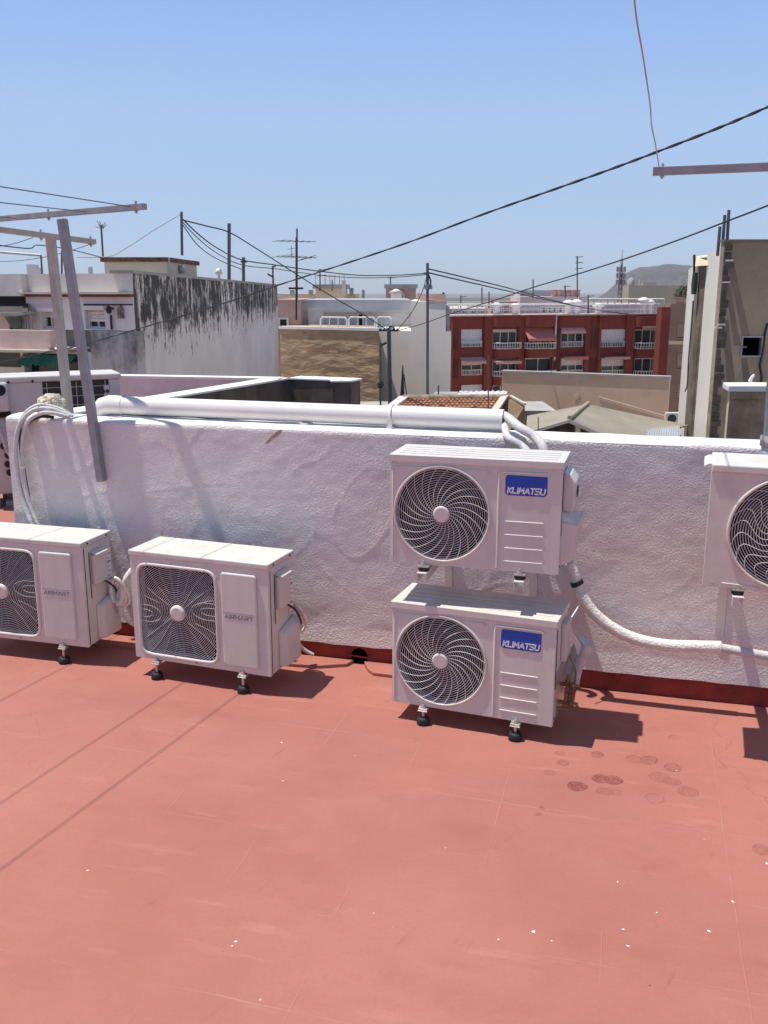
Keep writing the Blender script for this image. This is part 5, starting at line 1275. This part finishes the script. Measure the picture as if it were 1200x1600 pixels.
# tiled roof
rA, rB_, eA, eB = P(634, 624, 30), P(791, 623, 30), P(597, 652, 28.4), P(768, 656, 28.4)
tl = empty('tiled_house', (rA.x, 28.4, GZ), 0, 'small house with a terracotta tiled roof just behind the big pipe', 'house'); ol = -tl.location
b = MB(); NR, NC = 8, 24; nrm = (rB_-rA).cross(eA-rA).normalized(); nrm = nrm if nrm.z > 0 else -nrm
rg = random.Random(5)
for r_ in range(NR):
    t0 = r_/NR; t1 = min(1.02, (r_+1.12)/NR)
    for c_ in range(NC):
        s0 = c_/NC; s1 = (c_+1)/NC; j = rg.uniform(-.006, .006)
        def Q(s_, t, hgt): return rA.lerp(rB_, s_).lerp(eA.lerp(eB, s_), t)+nrm*hgt+ol
        v = []
        for (t, hh_) in ((t0, .02), (t1+j, .075)):
            for k in range(5):
                a = pi*k/4; s_ = (s0+s1)/2-(s1-s0)*.48*cos(a); v.append(Q(s_, t, hh_-.03+.045*sin(a)+j))
        b.add(v, [(k, k+1, k+6, k+5) for k in range(4)]+[(5,6,7,8,9)])
M['terracotta'] = mat('terracotta_tile', (.56,.29,.18), .9, var=.22, vscale=3.5, coords='World', dirt=.3, dirtcol=(.30,.22,.16))
b.build('roof_tiles', M['terracotta'], tl, kind='stuff')
b = MB(); b.add([rA+ol-nrm*.03, rB_+ol-nrm*.03, eB+ol-nrm*.03, eA+ol-nrm*.03], [(0,1,2,3)]); b.build('roof_bed', M['pinkbrick'], tl)
b = MB(); b.tube([rA+ol+Vector((-.1,0,.03)), rB_+ol+Vector((.1,0,.03))], .12, 8); b.build('ridge_tiles', mat('mortar_ridge', (.34,.25,.18), .95, var=.3, vscale=4), tl)
# parapet gable at the right end, plastered brown
g0, g1, g2, g3 = P(791, 620, 26), P(768, 657, 20.5), P(820, 638, 26.6), P(820, 700, 24)
b = MB(); v = [P(766, 655, 28.3), P(789, 621, 30), P(797, 621, 30), P(820, 634, 29.4), P(820, 720, 29.4), P(768, 720, 28.3)]
b.add([p+ol for p in v], [(0,1,2,3,4,5)]); v2 = [P(757, 656, 28.4), P(783, 621, 30.2)]
b.add([v[0]+ol, v[1]+ol, v2[1]+ol, v2[0]+ol], [(0,1,2,3)]); b.build('gable_parapet', mat('brown_gable_render', (.30,.20,.12), .95, var=.2, vscale=1.4, coords='World', dirt=.5, dirtcol=(.15,.1,.07)), tl)
b = MB(); b.bar(v[0]+ol+Vector((0,0,.05)), v[1]+ol+Vector((0,0,.05)), .22, .08); b.bar(v[2]+ol+Vector((0,0,.05)), v[3]+ol+Vector((0,0,.05)), .12, .06); b.build('parapet_cap', M['pale_edge'], tl)
b = MB(); b.add([P(592, 654, 28.6)+ol, P(768, 660, 28.6)+ol, P(768, 900, 28.6)+ol, P(592, 900, 28.6)+ol], [(0,1,2,3)]); b.build('wall', M['render_grey'], tl)
b = MB(); b.bar(eA+ol+Vector((-.05,0,.05)), rA+ol+Vector((-.05,0,.05)), .3, .12); b.build('verge', M['greyparapet'], tl)
wr = empty('white_sheet_roof', P(712, 622, 32), 0, 'short strip of white corrugated sheeting beyond the tiled roof', 'roof'); ow = -wr.location
corr(P(718, 611, 34), P(793, 611, 34), P(789, 622, 30), P(711, 622, 30), 9, .02, 'sheet', M['win_frame'], wr, ow)
b = MB(); b.add([P(680, 612, 34)+ow, P(716, 612, 34)+ow, P(712, 624, 31)+ow, P(672, 624, 31)+ow], [(0,1,2,3)]); b.build('flashing', M['silver'], wr)
MB().box(-4, 3.2, -1.5, 1.2, GZ-wr.location.z, -.25).build('wall', M['render_grey'], wr)
b = MB(); b.tube(spline([P(632, 621, 29.9), P(645, 624, 29.6), P(660, 631, 29.2), P(690, 639, 28.7), P(720, 640, 28.6), P(745, 635, 28.9)], 6), .02, 5)
tag(b.build('slack_cable', M['cable']), 'slack dark cable lying across the terracotta tiles', 'cable')

# ------------------------------------------------------------------ tall buildings at the right
M['paleface'] = mat('pale_smooth_render', (.80,.74,.64), .9, var=.03, vscale=.5, coords='World', dirt=.15, streak=True, dirtcol=(.5,.44,.36))
M['mudface'] = mat('patchy_brown_cement', (.37,.29,.21), .95, var=.16, vscale=.45, coords='World', bump=.5, bscale=2.0, bdist=.15, dirt=.35, dirtcol=(.12,.095,.075))
Yb = 24.0
A0 = P(1115, 520, Yb); zt_ = P(1130, 378, Yb).z; A0x = P(1126, 456, Yb).x
B0 = P(1100.5, 456, 27)                      # far end of the pale side face
bb = empty('concrete_building', (A0x, Yb, GZ), 0, 'tall unfinished building with a patchy brown cement face and a pale side', 'building'); ob = -bb.location
hole = (P(1156, 558, Yb).x+ob.x, P(1190, 558, Yb).x+ob.x, P(1156, 558, Yb).z-GZ, P(1156, 525, Yb).z-GZ)
b = cut_wall('w', .0, 7.5, 0, zt_-GZ, 0, None, [hole], .25); b.build('front_wall', M['mudface'], bb)
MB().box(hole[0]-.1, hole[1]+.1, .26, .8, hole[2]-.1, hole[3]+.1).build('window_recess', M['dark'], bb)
b = MB(); x0, x1, z0, z1 = hole; t_ = .04
b.box(x0, x1, -.02, .03, z0, z0+t_); b.box(x0, x1, -.02, .03, z1-t_, z1); b.box(x0, x0+t_, -.02, .03, z0+t_, z1-t_); b.box(x1-t_, x1, -.02, .03, z0+t_, z1-t_); b.box(x0, x0+.15, -.02, .0, (z0+z1)/2-.02, (z0+z1)/2)
b.build('window_frame', M['steel'], bb)
fB = Vector((B0.x, B0.y, 0)); fA = Vector((A0x, Yb, 0))
zb = P(1108, 399, 27).z
b = MB(); dn = Vector((.25, .0, 0)); pa = [Vector((fA.x-.002, fA.y, GZ)), Vector((fB.x, fB.y, GZ)), Vector((fB.x, fB.y, zb)), Vector((fA.x-.002, fA.y, zt_))]
b.add([p+ob for p in pa]+[p+ob+dn for p in pa], [(0,1,2,3),(7,6,5,4),(3,2,6,7),(1,5,6,2)]); b.build('pale_side_wall', M['paleface'], bb)
b = MB(); rg = random.Random(9)                         # ragged quoin left along the corner
for k in range(46):
    z = 8+k*(zt_-GZ-8)/46; ww_ = rg.uniform(.10, .26); b.box(.003, ww_, -.035-.02*rg.random(), -.002, z, z+(zt_-GZ-8)/46*rg.uniform(.7, 1.0))
b.build('ragged_corner', mat('corner_mortar', (.13,.10,.08), .95, var=.3, vscale=4), bb)
b = MB()
for (u, v) in ((1137, 407), (1132, 441), (1125, 507), (1120, 512)):
    q = P(u, v, Yb-.03)+ob; b.box(q.x-.05, q.x+.13, -.06, -.002, q.z-.02, q.z+.02)
b.build('putlog', M['paleface'], bb)
b = MB(); pts = [P(1199, 505, Yb)+ob, P(1195, 520, Yb)+ob, P(1192, 545, Yb)+ob, P(1187, 570, Yb)+ob, P(1190, 590, Yb)+ob, P(1186, 612, Yb)+ob]; b.tube([p+Vector((0,-.02,0)) for p in pts], .03, 5); b.build('surface_cable', M['cable'], bb)
M['mud_old'] = mat('darker_cement_streak', (.24,.185,.14), .95, var=.2, vscale=.8, coords='World')
b = MB()
for (pl) in ([(1136,405),(1145,405),(1172,525),(1160,523)], [(1133,430),(1139,430),(1150,500),(1157,540),(1147,540)], [(1128,500),(1138,500),(1150,610),(1158,640),(1140,640)], [(1158,560),(1167,560),(1175,610),(1163,610)]):
    q = [P(u, v, Yb-.006)+ob for u, v in pl]; b.add([(p.x, -.006, p.z) for p in q], [tuple(range(len(q)))])
b.build('cement_streak', M['mud_old'], bb)
MB().prism([(.3,.26),(7.5,.26),(9,9),(fB.x+ob.x+.3,fB.y+ob.y)],0,zt_-GZ-.6,'z').build('core', M['render_grey'], bb)
MB().box(-.03, 7.5, -.05, .3, zt_-GZ+.001, zt_-GZ+.06).build('wall_top', M['mud_old'], bb)
# second pale building just beyond, separated by a dark slot
Yc = 27.6
q0 = P(1091, 456, Yc); q1 = P(1073.5, 456, 33)
sb = empty('pale_building', (q0.x, Yc, GZ), 0, 'pale rendered building end seen edge on between tan flats and concrete building', 'building'); os_ = -sb.location
zt2 = P(1090, 408, Yc).z; zt3 = P(1078, 421, 33).z
b = MB(); pts = [(q0.x-.0, Yc), (q1.x, 33.0), (q1.x+6, 35), (q0.x+6, 29)]
v = [(x+os_.x, y+os_.y, 0) for x, y in pts]+[(pts[i][0]+os_.x, pts[i][1]+os_.y, (zt2, zt3, zt3, zt2)[i]-GZ) for i in range(4)]
b.add(v, [(0,3,2,1),(4,5,6,7),(0,1,5,4),(1,2,6,5),(2,3,7,6),(3,0,4,7)]); b.build('wall', M['paleface'], sb)
b = MB(); b.add([P(1088, 400, Yc)+os_, P(1120, 396, Yc)+os_, P(1114, 414, Yc-1.2)+os_, P(1086, 416, Yc-.4)+os_], [(0,1,2,3)]); b.build('little_awning', M['cream'], sb)
b = MB(); b.tube([P(1085, 426, Yc)+os_, P(1085, 398, Yc)+os_], .04, 5); b.tube(spline([P(1083, 470, Yc-.5)+os_, P(1081, 500, Yc-.5)+os_, P(1076, 560, Yc-.5)+os_, P(1074, 600, Yc-.5)+os_, P(1070, 612, Yc-.5)+os_], 4), .02, 4); b.build('surface_cable', M['cable'], sb)
b = MB(); b.lathe([(.07, -.3), (.09, 0), (.07, .3)], P(1085, 443, Yc-.3)+os_, 'z', 8); b.build('rolled_blind', mat('dark_green_blind', (.03,.07,.05), .8), sb)
gp = empty('recessed_wall', P(1093, 456, 27.1)*1, 0, 'dark brown recessed strip of wall between the two pale faces', 'wall'); gp.location.z = GZ; o2 = -gp.location
g0_, g1_ = P(1090, 456, 27.3), P(1101, 456, 26.95); zg = P(1095, 402, 27).z
b = MB(); b.prism([(g0_.x+o2.x, 27.3+o2.y), (g1_.x+o2.x, 26.95+o2.y), (g1_.x+1+o2.x, 28.5+o2.y), (g0_.x+.3+o2.x, 28.5+o2.y)], 0, zg-GZ, 'z'); b.build('brown_strip', mat('brown_strip_render', (.20,.15,.11), .95, var=.25, vscale=2, coords='World'), gp)
# brown pillar behind the wall at right
Yp = 9.0
a0 = P(1142, 600, Yp); a1 = P(1215, 600, Yp)
pl = empty('brown_pillar', (a0.x, Yp, GZ), 0, 'rough brown chimney block with a white top behind the wall at right', 'chimney'); op = -pl.location
b = MB(); zz = a0.z-GZ-.07
M['pillar'] = mat('rough_brown_pillar', (.38,.27,.175), .95, var=.2, vscale=5, bump=1, bscale=14, bdist=.03, dirt=.3)
x_ = P(1135.5, 640, Yp+.25).x-a0.x; wp_ = a1.x-a0.x
MB().prism([(0, 0), (wp_, 0), (wp_, .25), (x_+.01, .25)], 0, zz, 'z').build('block', M['pillar'], pl)
b = MB(); b.add([(-.003, -.002, 0), (x_-.003, .25, 0), (x_-.003, .25, zz), (-.003, -.002, zz)], [(0,1,2,3)]); b.build('lit_side', M['cream'], pl)  # sunlit left side put in as a paler sheet
MB().prism([(-.04, -.05), (wp_+.05, -.05), (wp_+.05, .28), (x_-.05, .28)], zz+.001, zz+.06, 'z').build('white_top', M['coping'], pl, bev=.01)
b = MB(); b.box(0, a1.x-a0.x, -.035, -.003, zz-.07, zz-.002); b.build('crumbling_edge', M['pillar'], pl, bev=.008)
b = MB(); b.tube(spline([P(1178, 598, Yp)+op+Vector((0,.1,0)), P(1181, 591, Yp)+op+Vector((0,.1,0)), P(1185, 587, Yp)+op+Vector((0,.1,0))], 5), lambda t: .02-.01*t, 6); b.build('pipe_stub', M['pvc'], pl)

# ------------------------------------------------------------------ far things: hill, communications tower
M['hill'] = mat('dry_grey_hill', (.09,.08,.078), .95, var=.18, vscale=.012, coords='World', bump=.8, bscale=.02, bdist=30, dirt=.5, dirtcol=(.12,.11,.09))
YM = 2200
prof = [(600, 480), (700, 478), (750, 474), (800, 478), (880, 480), (915, 478), (930, 468), (950, 453), (966, 438), (980, 425), (998, 416), (1022, 413), (1045, 412), (1070, 413), (1100, 416), (1140, 424), (1200, 436), (1300, 460), (1400, 478)]
b = MB(); cols = []
px = []
for i in range(len(prof)-1):
    for k in range(8): t = k/8; px.append((prof[i][0]+(prof[i+1][0]-prof[i][0])*t, prof[i][1]+(prof[i+1][1]-prof[i][1])*t))
NR_ = 22
for (u, v) in px:
    top = P(u, v, YM); hgt = max(top.z+noise.fractal(Vector((u*.03, 0, 0)), .8, 2, 3)*3, -10)
    for j in range(NR_+1):
        t = j/NR_; y = YM - 700*(1-t) if t < 1 else YM
        s_ = sin(t*pi/2); rav = noise.ridged_multi_fractal(Vector((u*.018, t*1.2, 0)), .9, 2.0, 4, 1, 2)*14*sin(t*pi)
        b.v.append((top.x*(y/YM)**.3, y, GZ-2+(hgt-GZ)*s_ - rav*(hgt > 20)))
for i in range(len(px)-1):
    for j in range(NR_): a = i*(NR_+1)+j; b.f.append((a, a+NR_+1, a+NR_+2, a+1)); b.sm.append(True)
b.build('hill', M['hill'], kind='structure')
ct = empty('communications_tower', P(968, 472, 420), 0, 'lattice communications tower standing before the grey hill', 'tower'); oc = -ct.location
M['lattice'] = mat('red_white_lattice', (.30,.25,.25), .7)
b = MB(); hT = P(968, 404, 420).z-ct.location.z; base = -20
def half(z): t = (z-base)/(hT-base); return 1.6*(1-t)**1.2+.25
for sx in (-1, 1):
    for sy in (-1, 1): b.tube([(sx*half(base+(hT-base)*k/6), sy*half(base+(hT-base)*k/6), base+(hT-base)*k/6) for k in range(7)], .16, 4)
for k in range(18):
    z0 = base+(hT-base)*k/19; z1 = base+(hT-base)*(k+1)/19; a0_, a1_ = half(z0), half(z1)
    for (s_, t) in (((-1,-1),(1,-1)), ((1,-1),(1,1)), ((1,1),(-1,1)), ((-1,1),(-1,-1))):
        b.tube([(s_[0]*a0_, s_[1]*a0_, z0), (t[0]*a1_, t[1]*a1_, z1)], .10, 3); b.tube([(t[0]*a0_, t[1]*a0_, z0), (s_[0]*a1_, s_[1]*a1_, z1)], .10, 3)
b.build('lattice', M['lattice'], ct)
b = MB()
for v in (425, 435, 445):
    z = P(968, v, 420).z-ct.location.z; b.lathe([(2.0, z-.2), (2.0, z+.2)], (0,0,0), 'z', 10, False)
    for k in range(5): a = 2*pi*k/5+v; b.lathe([(.5, z+.3), (.5, z+2.2)], (1.7*cos(a), 1.7*sin(a), 0), 'z', 6)
b.tube([(0,0,hT), (0,0,hT+4)], .12, 5); b.build('antenna_platform', M['lattice'], ct)

# a few plain blocks of town so that no bare ground shows between the roofs from the side
rg = random.Random(11)
cols_ = [mat('town_beige', (.45,.38,.30), .9, coords='World', vscale=.2), mat('town_white', (.55,.52,.5), .9, coords='World', vscale=.2), mat('town_brick', (.30,.17,.13), .9, coords='World', vscale=.2)]
names = ('beige', 'white', 'brick')
where = ('outside the left edge', 'beyond the white house', 'beyond the mouldy wall', 'behind the beige roof house', 'behind the blank white building', 'behind the pinkish rooftop block', 'behind the pale building', 'outside the right edge', 'far outside the right edge', 'below the hill')
k = 0
for (u0, u1, v, Y) in ((-500, -260, 470, 60), (-250, -40, 474, 90), (150, 420, 480, 120), (380, 560, 478, 160), (560, 740, 480, 150), (700, 960, 481, 190), (1060, 1300, 478, 160), (1260, 1500, 470, 60), (1480, 1800, 474, 90), (900, 1050, 482, 240)):
    building('plain_block', ('plain %s block of the far town, %s' % (names[k % 3], where[k])), u0, u1, v, Y, 14, cols_[k % 3], 'building', 'far town blocks'); k += 1

for (x0, x1, y0, y1, z, c_, lab) in ((-12, -1, -22, -14, 3.4, 0, 'added cream block cutting off low sky behind the viewpoint, left'), (2, 14, -26, -15, 2.6, 1, 'added white block cutting off low sky behind the viewpoint, right'), (13, 22, -10, 3, 1.8, 0, 'added cream block cutting off low sky right of the terrace'), (-26, -14, -12, 2, 1.5, 1, 'added white block cutting off low sky left of the terrace')):  # unseen blocks added to cut off the low blue sky
    o_ = simple('plain_block', MB().box(x0, x1, y0, y1, GZ, z), cols_[c_], lab, 'building', 'added sky-blocking blocks out of view')
# ------------------------------------------------------------------ overhead cables
def cab(pts, r, label, m=None, group='overhead cables', ns=10, twist=0):
    r *= (.5 if r > .02 else .75) if not twist else .7
    q = spline([P(*p) for p in pts], ns)
    b = MB()
    if twist:
        for ph in (0, pi):
            b.tube([p + Vector((0, cos(i*.33+ph)*r*.5, sin(i*.33+ph)*r*.5)) for i, p in enumerate(q)], r*.75, 6)
    else: b.tube(q, r, 6)
    return tag(b.build('overhead_cable', m or M['cable']), label, 'cable', group)
cab([(-80, 575, 15.2), (0, 566, 14.8), (70, 551, 14.3), (124, 540, 14), (215, 514, 13), (330, 480, 11.8), (430, 447, 10.8), (530, 415, 9.8), (640, 378, 8.8), (760, 333, 7.9), (860, 298, 7.2), (950, 266, 6.7), (1030, 236, 6.3), (1120, 201, 5.9), (1200, 167, 5.6), (1300, 122, 5.2)], .011, 'thick twisted black cable crossing the whole picture from low left to high right', ns=26, twist=1)
cab([(620, 517, 31), (660, 506, 29), (705, 490, 26), (770, 470, 23), (830, 450, 21), (900, 429, 19), (975, 405, 17), (1060, 375, 15), (1130, 348, 13.7), (1200, 321, 12.5), (1300, 280, 11)], .017, 'thinner dark cable rising from the twin pole to the right edge below the thick cable')
cab([(286, 344, 23.5), (322, 353, 25), (358, 363, 26), (400, 388, 27), (450, 420, 28.5), (510, 458, 29.5), (565, 490, 30.5), (606, 516, 31)], .035, 'dark cable falling from the tall thin pole past the bare pole to the twin pole')
cab([(286, 343, 23.5), (310, 366, 24.5), (340, 388, 26), (378, 406, 28), (430, 414, 31), (500, 424, 33), (560, 430, 34), (620, 430, 33.5), (667, 427, 33)], .035, 'upper of the sagging cables from the tall thin pole to the very tall utility pole')
cab([(286, 348, 23.5), (310, 373, 24.5), (340, 396, 26), (378, 414, 28), (430, 420, 31), (500, 430, 33), (560, 434, 34), (620, 433, 33.5), (667, 429, 33)], .025, 'lower of the sagging cables from the tall thin pole to the very tall utility pole')
cab([(286, 352, 23.5), (310, 384, 24.5), (340, 405, 26), (378, 421, 28)], .025, 'short slack cable from the tall thin pole to the short thick pole')
cab([(669, 420, 33), (720, 432, 36), (790, 449, 42), (860, 468, 52), (930, 484, 66), (990, 491, 80)], .05, 'upper cable falling right from the very tall utility pole to the red flats')
cab([(669, 426, 33), (720, 438, 36), (790, 454, 42), (860, 470, 52), (930, 484, 66), (985, 492, 80)], .05, 'lower cable falling right from the very tall utility pole to the red flats')
cab([(667, 430, 33), (661, 452, 32.6), (645, 485, 32), (622, 515, 31.2)], .03, 'slack cable linking the very tall pole to the twin pole')
cab([(284, 334, 23.5), (240, 360, 24), (200, 386, 24), (170, 401, 24), (120, 402, 22)], .012, 'hair thin wire from the tall thin pole down to the left', M['rope'])
cab([(-60, 375, 14), (40, 388, 15), (60, 383, 16), (110, 390, 18), (158, 402, 20)], .012, 'hair thin wire over the white house roof')

# small crumbs of plaster on the floor
b = MB(); rg = random.Random(21)
def crumb(u, v, s_):
    s_ *= .75
    q = PZ(u, v, 0); n_ = 6; v_ = [(q.x+s_*cos(2*pi*k/n_)*rg.uniform(.6, 1.2), q.y+s_*sin(2*pi*k/n_)*rg.uniform(.6, 1.2), .0005) for k in range(n_)]+[(q.x+rg.uniform(-.2,.2)*s_, q.y, s_*.35)]
    b.add(v_, [(k, (k+1) % n_, n_) for k in range(n_)])
for (u, v, s_) in ((834, 1456, .010), (779, 1468, .005), (1145, 1409, .007), (1108, 1455, .008), (981, 1478, .006), (974, 1452, .006), (965, 1378, .004), (1057, 1204, .004), (137, 1360, .006), (440, 1160, .006), (442, 1220, .004), (369, 1471, .008), (363, 1478, .004), (1198, 1349, .008), (696, 1325, .003), (862, 1470, .004), (1026, 1426, .005)): crumb(u, v, s_)
for k in range(8): crumb(rg.uniform(0, 1200), rg.uniform(1130, 1600), rg.uniform(.0012, .003))
tag(b.build('plaster_crumbs', M['coping']), 'scattered pale crumbs of plaster on the red floor', 'debris', kind='stuff')
